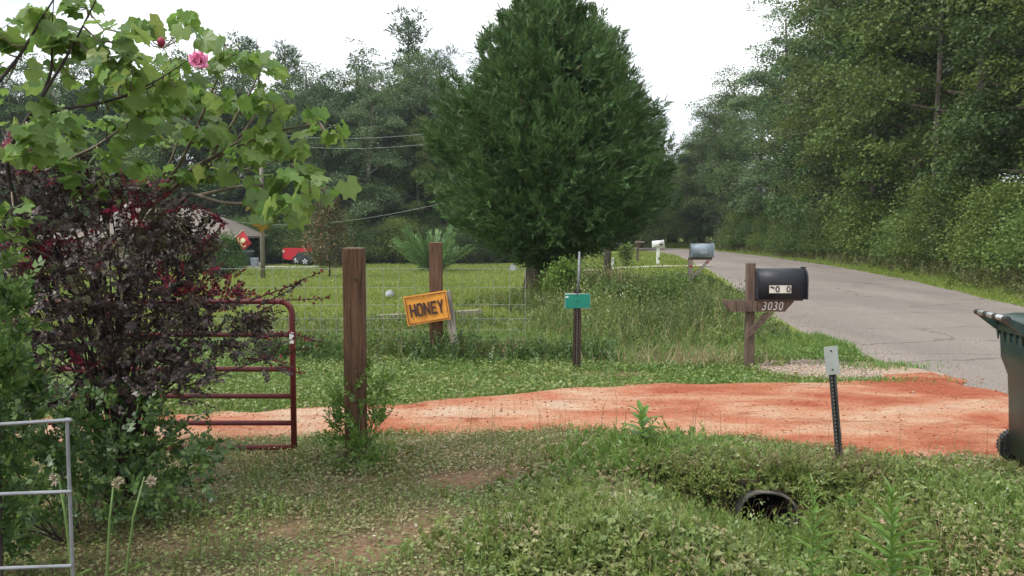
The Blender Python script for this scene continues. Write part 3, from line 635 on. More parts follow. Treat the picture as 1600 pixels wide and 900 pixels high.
for (px, py) in ((1167, 480), (1187, 497), (1175, 510)): MB().tube([(xx(px), -0.094, zz(py)), (xx(px), -0.08, zz(py))], 0.008, 8).build('bolt_head', M['bolt'], t)

# grey box
Y = 19.0; bx_ = P(1078, 470, Y).x; bm_ = gp(bx_, Y)
t = thing('mailbox', 'silver grey mailbox on a wooden post with red reflector and brace', 'mailbox', bm_)
zz = lambda py: P(1078, py, Y).z - bm_.z
xx = lambda px: P(px, 400, Y).x - bm_.x
MB().box(-0.045, 0.045, -0.045, 0.045, -0.3, zz(406), 0.004).build('post', M['grey_wood'], t)
MB().box(xx(1076), xx(1112), -0.048, 0.048, zz(406) + 0.001, zz(402) - 0.001).build('arm_board', M['mail_wood'], t)
MB().prism([(xx(1076), zz(441)), (xx(1076), zz(436)), (xx(1104), zz(406.3)), (xx(1110), zz(406.3))], 1, -0.085, -0.047).build('brace', M['grey_wood'], t)
h_ = zz(380.5) - zz(402)
bx = mailbox_box(t, xx(1078.5), xx(1114.5), zz(402), 0.235, h_, M['box_grey'])
MB().lathe([(0.0, -0.052), (0.03, -0.052), (0.03, -0.0455), (0.0, -0.0455)], 12, (0, 0, zz(416)), 1).build('reflector', M['reflector'], t)
MB().lathe([(0.0, -0.092), (0.025, -0.092), (0.025, -0.0855), (0.0, -0.0855)], 12, (xx(1104), 0, zz(409.5)), 1).build('reflector', M['reflector'], t)
for k, ch in enumerate('1o1'):
    g_ = link('digit', glyph(ch, 0.11, 0.001, M['digit_white'], 'digit', 0), bx); g_.location = (xx(1093 + 4.2 * k), -0.1185, zz(396))
# white box
Y = 44.0; bx_ = P(1028, 405, Y).x; bm_ = gp(bx_, Y)
t = thing('mailbox', 'small white mailbox on a white post by the far road edge', 'mailbox', bm_)
zz = lambda py: P(1028, py, Y).z - bm_.z
xx = lambda px: P(px, 400, Y).x - bm_.x
MB().box(-0.075, 0.075, -0.06, 0.06, -0.3, zz(387), 0.004).build('post', M['box_white'], t)
MB().box(xx(1022), xx(1039), -0.1, 0.1, zz(387) + 0.001, zz(386)).build('mount_board', M['box_white'], t)
bx = mailbox_box(t, xx(1022), xx(1040), zz(386) + 0.002, 0.26, 0.33, M['box_white']); bx.rotation_euler = (0, -R(5), 0)
MB().box(xx(1032), xx(1038), -0.134, -0.1305, zz(384), zz(381.5)).build('number_strip', M['digit_dark'], bx)
# weathered box further on
Y = 50.0; bx_ = P(996, 400, Y).x; bm_ = gp(bx_, Y)
t = thing('mailbox', 'weathered dark wooden mailbox stand beside the white mailbox', 'mailbox', bm_)
zz = lambda py: P(996, py, Y).z - bm_.z
xx = lambda px: P(px, 400, Y).x - bm_.x
MB().box(-0.06, 0.06, -0.06, 0.06, -0.3, zz(381), 0.004).build('post', M['mail_wood'], t)
MB().box(xx(992), xx(1006.5), -0.1, 0.1, zz(379) + 0.001, zz(377.3)).build('arm_board', M['grey_wood'], t)
MB().prism([(xx(996), zz(387)), (xx(997.5), zz(389)), (xx(1003), zz(379.2)), (xx(1000), zz(379.2))], 1, -0.05, 0.05).build('brace', M['mail_wood'], t)
bx = mailbox_box(t, xx(993), xx(1001), zz(377.2) - 0.16, 0.2, 0.2, M['mail_wood'])

# ================================================================== WHEELED BIN at the road
M['bin_green'] = mat('bin_green', (0.022, 0.048, 0.040), (0.014, 0.032, 0.028), 0.42, 6, spec=0.5, bmp=0.1, bdist=0.004)
M['bin_black'] = mat('bin_black', (0.012, 0.013, 0.013), (0.02, 0.02, 0.02), 0.55, 30, bmp=0.3, bdist=0.004)
M['bin_bar_glint'] = mat('bin_bar_glint', (0.55, 0.56, 0.55), (0.42, 0.43, 0.42), 0.35, 20, metal=0.7)  # pale colour stands in for bright reflections on the handle
wf = G(1581, 735); bb = gp(3.40, 5.62)
t = thing('wheeled_bin', 'tall dark green wheeled refuse bin on the clay by the road', 'bin', bb, R(-10))
def rrect(x0, x1, y0, y1, z, r=0.05, n=4):
    pts = []
    for (cx, cy_, a0) in ((x1 - r, y1 - r, 0), (x0 + r, y1 - r, 90), (x0 + r, y0 + r, 180), (x1 - r, y0 + r, 270)):
        for k in range(n + 1):
            a = R(a0 + 90 * k / n); pts.append((cx + r * math.cos(a), cy_ + r * math.sin(a), z))
    return pts
rings = [rrect(0.00, 0.46, -0.22, 0.22, 0.08), rrect(-0.01, 0.49, -0.23, 0.23, 0.45), rrect(-0.02, 0.51, -0.235, 0.235, 0.62), rrect(-0.055, 0.55, -0.27, 0.27, 0.74), rrect(-0.065, 0.57, -0.28, 0.28, 0.93)]
body = MB().loft(rings).build('body', M['bin_green'], t, True)
MB().loft([rrect(-0.08, 0.60, -0.30, 0.30, 0.925), rrect(-0.085, 0.605, -0.305, 0.305, 0.985)]).build('rim', M['bin_green'], body)
for k in range(6):
    y = -0.25 + k * 0.1; MB().prism([(-0.079, 0.926), (-0.060, 0.926), (-0.068, 0.86)], 1, y - 0.012, y + 0.012).build('rib', M['bin_green'], body)
for k in range(8):
    x = -0.02 + k * 0.08; MB().prism([(-0.299, 0.926), (-0.282, 0.926), (-0.284, 0.88)], 0, x - 0.012, x + 0.012).build('rib', M['bin_green'], body)
lid = MB().loft([rrect(-0.10, 0.625, -0.315, 0.315, 0.986), rrect(-0.10, 0.63, -0.315, 0.315, 1.015), rrect(0.0, 0.56, -0.25, 0.25, 1.045)]).build('lid', M['bin_green'], t, True)
for s in (-1, 1): MB().prism([(-0.09, 0.93), (-0.09, 1.005), (-0.20, 1.055), (-0.215, 1.03)], 1, s * 0.245 - 0.015, s * 0.245 + 0.015).build('handle_bracket', M['bin_green'], t)
for s in (-1, 1): MB().prism([(-0.09, 0.985), (-0.09, 1.005), (-0.20, 1.055), (-0.205, 1.035)], 1, s * 0.08 - 0.012, s * 0.08 + 0.012).build('handle_bracket', M['bin_green'], t)
MB().tube([(-0.205, -0.27, 1.045), (-0.205, 0.27, 1.045)], 0.018, 10).build('handle_bar', M['bin_bar_glint'], t, True)
for y0_ in (-0.26, -0.09, 0.075, 0.235): MB().tube([(-0.205, y0_ - 0.02, 1.045), (-0.205, y0_ + 0.04, 1.045)], 0.0195, 10).build('bar_dark_band', M['bin_black'], t)  # black bands break the pale bar into separate painted glints
MB().tube([(0.07, -0.27, 0.115), (0.07, 0.27, 0.115)], 0.012, 8).build('axle', M['bolt'], t)
for s in (-1, 1):
    wl = MB().lathe([(0.05, -0.028), (0.108, -0.028), (0.115, -0.016), (0.115, 0.016), (0.108, 0.028), (0.05, 0.028)], 28, (0.07, s * 0.255, 0.115), 1).build('wheel', M['bin_black'], t)
    for k in range(28):
        a = 2 * math.pi * k / 28
        MB().box(-0.004, 0.004, -0.0275, 0.0275, 0.114, 0.119).xf(Matrix.Translation((0.07, s * 0.255, 0.115)) @ Matrix.Rotation(a, 4, 'Y')).build('tread_block', M['bin_black'], wl)
    for k in range(10):
        a = 2 * math.pi * k / 10
        MB().box(-0.005, 0.005, -0.034, 0.034, 0.03, 0.10).xf(Matrix.Translation((0.07, s * 0.255, 0.115)) @ Matrix.Rotation(a, 4, 'Y')).build('spoke', M['bin_black'], wl)
    MB().lathe([(0, -0.036), (0.03, -0.036), (0.03, 0.036), (0, 0.036)], 14, (0.07, s * 0.255, 0.115), 1).build('hub', M['bin_green'], wl)

# ================================================================== CULVERT PIPE
M['pipe'] = mat('pipe', (0.17, 0.155, 0.135), (0.06, 0.055, 0.05), 0.9, 8, bmp=0.4, bdist=0.01)
M['pipe_shade'] = mat('pipe_inner_shade', (0.03, 0.027, 0.025), (0.018, 0.016, 0.015), 0.9, 8)  # inner wall coloured darker to paint the shade inside the pipe
t = thing('culvert_pipe', 'open end of a culvert pipe in the weedy ditch', 'pipe', (1.62, 5.30, -0.205))
pm = MB(); n = 28; r0, r1 = 0.17, 0.182
for (yy, r) in ((2.2, r0), (0.0, r0), (-0.012, r0 + 0.002), (-0.012, r1 + 0.004), (0.0, r1 + 0.006), (0.4, r1), (2.2, r1)):
    for k in range(n):
        a = 2 * math.pi * k / n; dent = 0.012 * math.sin(3 * a + 0.7) * (1 if yy < 0.3 else 0.3); pm.v.append(((r + dent) * 1.05 * math.cos(a), yy + 0.02 * math.sin(2 * a) * (yy < 0.3), (r + dent) * math.sin(a)))
for i in range(6):
    for k in range(n): a0 = i * n + k; a1 = i * n + (k + 1) % n; pm.f.append((a0, a1, a1 + n, a0 + n))
pw = pm.build('pipe_wall', M['pipe'], t, True); pw.data.materials.append(M['pipe_shade'])
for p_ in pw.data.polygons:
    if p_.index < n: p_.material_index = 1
DITCH = False; bx_, by_ = np.meshgrid(np.linspace(1.30, 1.94, 14), np.linspace(5.35, 7.5, 40)); bz = H(bx_, by_) + 0.012 - 0.07 * smooth(5.55, 5.35, by_); DITCH = True
V = np.stack([bx_, by_, bz], -1).reshape(-1, 3); ii = (np.arange(39)[:, None] * 14 + np.arange(13)[None, :]).ravel()
me = mesh_np('ditch_bank', V, np.stack([ii, ii + 1, ii + 15, ii + 14], 1), M['ground'], True); a = me.attributes.new('soil', 'FLOAT', 'POINT'); a.data.foreach_set('value', np.full(len(V), 0.5, np.float32)); a = me.attributes.new('near', 'FLOAT', 'POINT'); a.data.foreach_set('value', np.full(len(V), 1, np.float32))
structure(link('ditch_bank', me), 'earth bank covering the culvert pipe', 'bank')
wl_ = MB(); n_ = 32
for k in range(n_):
    a = 2 * math.pi * k / n_; c_, s_ = math.cos(a), math.sin(a); f = 1 / max(abs(c_) / 0.42, abs(s_) / ((0.215 + 0.02 * math.sin(4 * a)) if s_ > 0 else 0.4))
    wl_.v += [(1.62 + 0.175 * c_, 5.375 + 0.02 * math.sin(5 * a), -0.20 + 0.175 * s_), (1.62 + f * c_, 5.385 + 0.02 * math.sin(3 * a), -0.20 + f * s_)]
for k in range(n_): j = (k + 1) % n_; wl_.f.append((2 * k, 2 * k + 1, 2 * j + 1, 2 * j))
M['raw_earth'] = mat('raw_earth', (0.085, 0.06, 0.04), (0.04, 0.03, 0.022), 0.95, 18, bmp=0.8, bdist=0.03)
structure(wl_.build('earth_face', M['raw_earth']), 'bare earth face round the culvert mouth', 'bank')
MB().lathe([(0, 2.14), (r0, 2.14), (r0, 2.19), (0, 2.19)], 24, (0, 0, 0), 1).build('dark_end_disc', M['pipe_shade'], t)  # dark disc closing the pipe, its colour standing in for deep shade

# ================================================================== FAR THINGS: poles, cables, house, vehicles
def utility_pole(px, py, top_z, r, label):
    b = G(px, py); t = thing('utility_pole', label, 'pole', b, 0, 'wooden utility poles')
    MB().tube([(0, 0, -0.3), (0.0, 0, top_z * 0.5), (0.02, 0, top_z)], [r, r * 0.88, r * 0.72], 12).build('pole_shaft', M['pole_wood'], t, True)
    return b, t
bA, tA = utility_pole(411, 437, 6.6, 0.125, 'bare wooden utility pole standing in front of the red truck')
bB, tB = utility_pole(949, 441, 8.2, 0.135, 'stout wooden utility pole half behind the big cedar')
M['cable'] = mat('cable', (0.30, 0.31, 0.32), (0.24, 0.25, 0.26), 0.6, 5)
M['insul'] = mat('insulator', (0.20, 0.10, 0.06), (0.15, 0.08, 0.05), 0.3, 5)
def cable(a, b, sag, label, r=0.007):
    pts = [a.lerp(b, k / 24) - Vector((0, 0, sag * 4 * (k / 24) * (1 - k / 24))) for k in range(25)]
    o = MB().tube([p_ - a for p_ in pts], r, 5).build('power_cable', M['cable'], None, loc=a); tag(o, label, 'cable', 'overhead cables')
zA = lambda py: P(410, py, bA.y).z
zB = lambda py: P(949, py, bB.y).z
for (t_, b_, z) in ((tA, bA, zA(207)), (tA, bA, zA(222)), (tB, bB, zB(150)), (tB, bB, zB(168)), (tB, bB, zB(240))):
    MB().lathe([(0.0, -0.06), (0.035, -0.05), (0.045, 0.0), (0.03, 0.05), (0.0, 0.06)], 10, (0.13, -0.02, z - b_.z)).build('insulator', M['insul'], t_)
off = Vector((0.13, -0.02, 0))
cable(Vector((bA.x, bA.y, zA(207))) + off, Vector((bB.x, bB.y, zB(150))) + off, 0.75, 'upper thin overhead cable strung from the bare pole toward the cedar')
cable(Vector((bA.x, bA.y, zA(222))) + off, Vector((bB.x, bB.y, zB(168))) + off, 0.75, 'lower of the pair of thin cables strung toward the cedar')
cable(P(335, 340, 64.0), Vector((bB.x, bB.y, zB(240))) + off, 1.3, 'slack service cable sagging from the house toward the cedar', 0.008)
# white pedestal
b = G(955, 424); t = thing('utility_pedestal', 'small white utility pedestal just behind the stout pole', 'pedestal', b)
hh = P(955, 403, b.y).z - b.z; MB().box(-0.11, 0.11, -0.09, 0.09, -0.1, hh - 0.06, 0.01).build('casing', M['white_paint'], t); MB().box(-0.125, 0.125, -0.1, 0.1, hh - 0.065, hh, 0.012).build('cap', M['white_paint'], t)

# house
YH = 66.0; zg = h1(-23, YH)
M['brick'] = mat('brick', (0.33, 0.25, 0.20), (0.22, 0.165, 0.135), 0.9, 9)
M['shingle'] = mat('shingle', (0.20, 0.168, 0.14), (0.135, 0.112, 0.095), 0.95, 1.4, bmp=0.3, bdist=0.03, mscale=(1, 1, 7))
M['trim'] = mat('trim', (0.52, 0.48, 0.42), (0.42, 0.39, 0.34), 0.7, 5)
M['glass'] = mat('glass', (0.03, 0.035, 0.04), (0.05, 0.055, 0.06), 0.12, 3, spec=0.8)
hx1 = P(372, 368, YH).x; t = thing('house', 'low brown brick house with a hipped shingle roof behind the bushes', 'house', (hx1, YH, zg))
ze = P(372, 369, YH).z - zg
MB().box(-15, -3.2, 1.4, 8.8, -0.2, ze - 0.02).build('wall', M['brick'], t)
rf = MB(); ov0, ov1, d0, d1, zr = -15.6, 0.0, 0.0, 9.4, ze + 2.3
V = [(ov0, d0, ze), (ov1, d0, ze), (ov1, d1, ze), (ov0, d1, ze), (ov0 + 4.7, 4.7, zr), (ov1 - 4.7, 4.7, zr), (ov0, d0, ze - 0.16), (ov1, d0, ze - 0.16), (ov1, d1, ze - 0.16), (ov0, d1, ze - 0.16)]
rf.add(V, [(0, 1, 5, 4), (1, 2, 5), (2, 3, 4, 5), (3, 0, 4), (0, 6, 7, 1), (1, 7, 8, 2), (2, 8, 9, 3), (3, 9, 6, 0), (6, 9, 8, 7)]); rf.build('roof', M['shingle'], t)
MB().box(-15.6, 0.01, -0.03, -0.003, ze - 0.2, ze - 0.01).build('fascia', M['trim'], t)
cx = P(325, 390, YH).x - hx1
pier = MB().box(cx - 0.35, cx + 0.35, 0.3, 1.0, -0.2, ze - 0.165, 0.01).build('brick_pier', M['brick'], t)
bk = MB().box(-0.1, 0.1, -0.012, 0.0, -0.033, 0.033).mesh('brick', M['brick'])
for r_ in range(int((ze - 0.3) / 0.08)):
    for k in range(3):
        x = cx - 0.23 + k * 0.225 + (0.02 if r_ % 2 else -0.02)
        link('brick', bk, pier, (x, 0.299, 0.06 + r_ * 0.08))
for x in (-13, -9, -5.5):
    wn = MB().box(x - 0.5, x + 0.5, 1.36, 1.398, 0.9, 2.1).build('window', M['trim'], t); MB().box(x - 0.42, x + 0.42, 1.345, 1.358, 0.98, 2.02).build('pane', M['glass'], wn)
# flag on a slanted staff
M['flag_red'] = mat('flag_red', (0.55, 0.03, 0.045), (0.45, 0.022, 0.035), 0.7, 3)
M['gold'] = mat('gold_print', (0.70, 0.55, 0.22), (0.78, 0.7, 0.5), 0.7, 4)
yf = YH - 0.6
q0, q1, qa, qb, qc = P(338, 396, yf), P(381, 358.5, yf), P(380, 360, yf), P(367, 371, yf), P(380, 391.5, yf)
t = thing('house_flag', 'red flag with a gold emblem on a slanted staff at the house', 'flag', q0)
MB().tube([(0, 0, 0), q1 - q0], 0.035, 6).build('staff', M['trim'], t)
hoist = qb - qa; fly = qc - qb; fm = MB(); nf = 8
def fp(u, v, dy=0.0): return qa - q0 + fly * u + hoist * v + Vector((0, 0.09 * math.sin(u * 7 + v * 2) * u + dy, 0))
for i in range(nf + 1):
    for j in range(5): fm.v.append(tuple(fp(i / nf, j / 4)))
for i in range(nf):
    for j in range(4): a = i * 5 + j; fm.f.append((a, a + 5, a + 6, a + 1))
fl = fm.build('flag_cloth', M['flag_red'], t, True); sm = fl.modifiers.new('thick', 'SOLIDIFY'); sm.thickness = 0.01
g2 = MB().lathe([(0.0, -0.012), (0.19, -0.008), (0.19, 0.008), (0.0, 0.012)], 14, fp(0.5, 0.48, -0.06), 1).build('emblem', M['gold'], fl)
MB().tube([fp(0.16, 0.62, -0.05), fp(0.22, 0.82, -0.05), fp(0.36, 0.86, -0.05), fp(0.44, 0.76, -0.05), fp(0.56, 0.78, -0.05), fp(0.66, 0.86, -0.05), fp(0.8, 0.82, -0.05), fp(0.88, 0.66, -0.05), fp(0.84, 0.52, -0.05)], 0.04, 6).build('emblem_scroll', M['gold'], fl)
# bins by the house
M['grey_plastic'] = mat('grey_plastic', (0.30, 0.34, 0.39), (0.24, 0.28, 0.33), 0.5, 4)
M['slate_plastic'] = mat('slate_plastic', (0.045, 0.055, 0.075), (0.03, 0.04, 0.055), 0.5, 4)
def far_bin(px, py, wpx, hpx, m, ml, name, label, dy=0.0):
    b = G(px, py); b.y += dy; b.x = P(px, py, b.y).x; b.z = h1(b.x, b.y) + 0.06
    k = b.y / F; w2 = wpx * k / 2; hh = hpx * k; t = thing(name, label, 'bin', b)
    bd = MB().loft([rrect(-w2 * 0.78, w2 * 0.78, -w2 * 0.8, w2 * 0.8, 0, 0.04), rrect(-w2, w2, -w2, w2, hh * 0.88, 0.06)]).build('body', m, t)
    MB().loft([rrect(-w2 * 1.06, w2 * 1.06, -w2 * 1.06, w2 * 1.06, hh * 0.88, 0.07), rrect(-w2 * 1.06, w2 * 1.06, -w2 * 1.06, w2 * 1.06, hh * 0.94, 0.07), rrect(-w2 * 0.8, w2 * 0.8, -w2 * 0.8, w2 * 0.8, hh, 0.05)]).build('lid', ml, t)
    return t
far_bin(388, 416, 15, 24, M['slate_plastic'], M['grey_plastic'], 'refuse_bin', 'tall dark slate refuse bin with a grey lid below the red flag')
far_bin(398, 417, 11, 13.5, M['grey_plastic'], M['grey_plastic'], 'refuse_bin', 'short pale grey refuse can beside the tall slate bin', -0.6)
b = G(406.5, 417); k = b.y / F; t = thing('bucket', 'little white bucket at the foot of the bare pole', 'bucket', gp(b.x, b.y, 0.06))
MB().lathe([(0, 0), (2.0 * k, 0), (2.5 * k, 5.5 * k), (2.7 * k, 5.6 * k), (2.7 * k, 6 * k), (0, 6 * k)], 12).build('pail', M['white_paint'], t)
MB().tube([(-2.6 * k, 0, 5.6 * k), (-1.5 * k, 0, 6.8 * k), (1.5 * k, 0, 6.8 * k), (2.6 * k, 0, 5.6 * k)], 0.012, 5).build('bail', M['bolt'], t)

# vehicles
M['truck_red'] = mat('truck_red', (0.58, 0.012, 0.028), (0.52, 0.01, 0.024), 0.28, 2, spec=0.6)
M['suv_dark'] = mat('suv_dark', (0.035, 0.042, 0.052), (0.028, 0.034, 0.042), 0.28, 2, spec=0.6)
M['navy'] = mat('navy_paint', (0.045, 0.055, 0.08), (0.035, 0.045, 0.065), 0.3, 2, spec=0.6)
M['tyre'] = mat('tyre', (0.018, 0.018, 0.018), (0.028, 0.028, 0.028), 0.8, 10)
M['rim'] = mat('rim', (0.62, 0.63, 0.64), (0.5, 0.51, 0.52), 0.35, 5, metal=0.6)
M['trim_black'] = mat('trim_black', (0.02, 0.02, 0.022), (0.03, 0.03, 0.03), 0.6, 5)
M['tail_light'] = mat('tail_light', (0.7, 0.62, 0.6), (0.6, 0.5, 0.5), 0.25, 5)
def car(name, label, loc, flip, low, cab, m, wheels, wr, width, cat, extras=()):
    t = thing(name, label, cat, loc); s = -1 if flip else 1; w2 = width / 2
    X_ = lambda pts: [(s * a, b) for a, b in pts]
    MB().prism(X_(low), 1, -w2, w2).build('body', m, t)
    if cab:
        rings = [[(s * a, -w2 + 0.06, b) for a, b in cab], [(s * a, -w2 + 0.06, b) for a, b in cab]]
        MB().prism(X_(cab), 1, -w2 + 0.07, w2 - 0.07).build('cab', m, t)
    for wx in wheels:
        for sy in (-1, 1):
            y = sy * (w2 - 0.06)
            wl = MB().lathe([(wr * 0.55, -0.12), (wr * 0.93, -0.12), (wr, -0.08), (wr, 0.08), (wr * 0.93, 0.12), (wr * 0.55, 0.12)], 22, (s * wx, y, wr), 1).build('wheel', M['tyre'], t)
            rm = MB(); rm.lathe([(0, -0.10), (wr * 0.3, -0.10), (wr * 0.62, -0.09), (wr * 0.62, 0.09), (wr * 0.3, 0.10), (0, 0.1)], 14, (s * wx, y, wr), 1)
            for k in range(5):
                i0 = len(rm.v); rm.box(-0.05, 0.05, -0.122, 0.122, 0.05, wr * 0.6); rm.xf(Matrix.Translation((s * wx, y, wr)) @ Matrix.Rotation(2 * math.pi * k / 5, 4, 'Y'), i0)
            rm.build('rim', M['rim'], wl)
    for (nm, x0_, x1_, z0_, z1_, mm_, prd) in extras:
        a, b = sorted((s * x0_, s * x1_)); MB().box(a, b, -w2 - prd, w2 + prd, z0_, z1_, 0.01).build(nm, mm_, t)
    return t
# red pickup, tail toward the pole
b = G(448, 415.5); YT = b.y + 2.2; b = gp(P(447, 410, YT).x, YT, 0.06)
car('pickup_truck', 'bright red pickup truck parked behind the magnolia, its bed showing', b, False,
    [(0.0, 0.62), (0.0, 1.38), (0.1, 1.42), (2.0, 1.40), (2.05, 1.25), (3.7, 1.25), (3.9, 1.18), (5.3, 1.05), (5.5, 0.9), (5.5, 0.5), (4.9, 0.42), (1.7, 0.42), (1.55, 0.42), (0.6, 0.42), (0.2, 0.45)],
    [(2.05, 1.24), (2.12, 1.82), (2.3, 1.9), (3.1, 1.9), (3.7, 1.24)], M['truck_red'], (1.15, 4.6), 0.39, 1.95, 'truck',
    (('bumper', -0.08, 0.12, 0.42, 0.58, M['trim_black'], 0.0), ('tail_light', -0.015, 0.14, 1.05, 1.24, M['tail_light'], 0.012), ('side_window', 2.4, 3.2, 1.32, 1.78, M['glass'], -0.06)))
YJ = YT - 2.6; b = gp(P(466, 410, YJ).x, YJ, 0.06)
car('off_roader', 'dark off-road car with silver wheels parked before the red pickup', b, False,
    [(0.05, 0.5), (0.05, 0.98), (0.3, 1.10), (1.5, 1.16), (3.95, 1.14), (4.0, 0.5), (3.6, 0.4), (2.6, 0.38), (1.5, 0.38), (0.3, 0.42)],
    [(1.45, 1.16), (1.75, 1.74), (2.0, 1.80), (3.8, 1.80), (3.92, 1.14)], M['suv_dark'], (0.78, 3.2), 0.37, 1.8, 'car',
    (('fender_flare', 0.36, 1.2, 0.86, 0.96, M['trim_black'], 0.05), ('fender_flare', 2.78, 3.62, 0.86, 0.96, M['trim_black'], 0.05), ('bumper', -0.12, 0.1, 0.42, 0.62, M['rim'], -0.1), ('side_window', 1.9, 2.7, 1.24, 1.68, M['glass'], -0.055), ('side_window', 2.8, 3.7, 1.24, 1.68, M['glass'], -0.055)))
# dark car beyond the pole
b = G(978, 391); b = gp(b.x, b.y, 0.02)
car('parked_car', 'dark blue car nosing out from behind the big cedar', gp(P(984, 385, b.y).x, b.y, 0.02), True,
    [(0, 0.4), (0, 0.78), (0.15, 0.9), (1.3, 1.0), (4.3, 1.02), (4.5, 0.85), (4.5, 0.4), (3.5, 0.3), (1, 0.3)],
    [(1.2, 1.0), (1.9, 1.45), (3.4, 1.47), (4.2, 1.01)], M['navy'], (0.85, 3.6), 0.33, 1.8, 'car',
    (('headlight', -0.01, 0.1, 0.66, 0.8, M['white_paint'], -0.05), ('side_window', 1.75, 3.5, 1.05, 1.36, M['glass'], -0.06)))

# ---- small things in the field
M['rock'] = mat('rock', (0.42, 0.44, 0.48), (0.27, 0.28, 0.31), 0.85, 9, bmp=0.5, bdist=0.03)
def rock(name, label, px, py, wpx, hpx, seed, m='rock', lift=0.0):
    b = G(px, py); k = b.y / F; bm = bmesh.new(); bmesh.ops.create_icosphere(bm, subdivisions=3, radius=1)
    for v in bm.verts:
        q = v.co; f = 0.82 + 0.36 * float(fbm(q.x * 1.4 + seed, q.y * 1.4 + q.z * 1.9, seed, 3)); v.co = Vector((q.x * f * wpx * k / 2, q.y * f * wpx * k / 2.4, q.z * f * hpx * k * 0.62 + hpx * k * 0.38))
    me = bpy.data.meshes.new(name); bm.to_mesh(me); bm.free(); me.materials.append(M[m]); o = link(name, me, None, b); tag(o, label, 'rock'); return o
rock('field_rock', 'pale blue grey rock lying in the field grass beyond the sign', 609, 467, 15, 14, 3)
b = G(801, 424); k = b.y / F; t = thing('grave_marker', 'small pale rounded stone marker standing by the cedar trunk', 'marker', b)
MB().prism([(-5 * k, -0.05), (5 * k, -0.05), (5 * k, 6 * k)] + [(5 * k * math.cos(a), 6 * k + 5 * k * math.sin(a)) for a in np.linspace(0.2, math.pi - 0.2, 8)] + [(-5 * k, 6 * k)], 1, -0.07, 0.07).build('marker_slab', M['rock'], t)
MB().box(-6.5 * k, 6.5 * k, -0.16, 0.16, -0.06, 0.05).build('plinth', M['concrete'], t)
def timber(pa, pb, w_, h_, label):
    a, b = G(*pa), G(*pb); d = b - a; t = MB().box(-0.02, d.length + 0.02, -w_ / 2, w_ / 2, -0.03, h_, 0.008).build('landscape_timber', M['timber'], None, loc=a)
    t.rotation_euler = (0, -math.asin(d.z / d.length), math.atan2(d.y, d.x)); tag(t, label, 'timber', 'timbers lying in the grass')
timber((590, 503), (646, 500), 0.12, 0.13, 'pale timber lying in the grass to one side of the HONEY sign')
timber((705, 497), (750, 494), 0.12, 0.13, 'weathered timber lying in the grass past the grey leaning post')
timber((772, 493), (832, 481), 0.05, 0.03, 'thin pale pole lying in the grass near the cedar trunk')

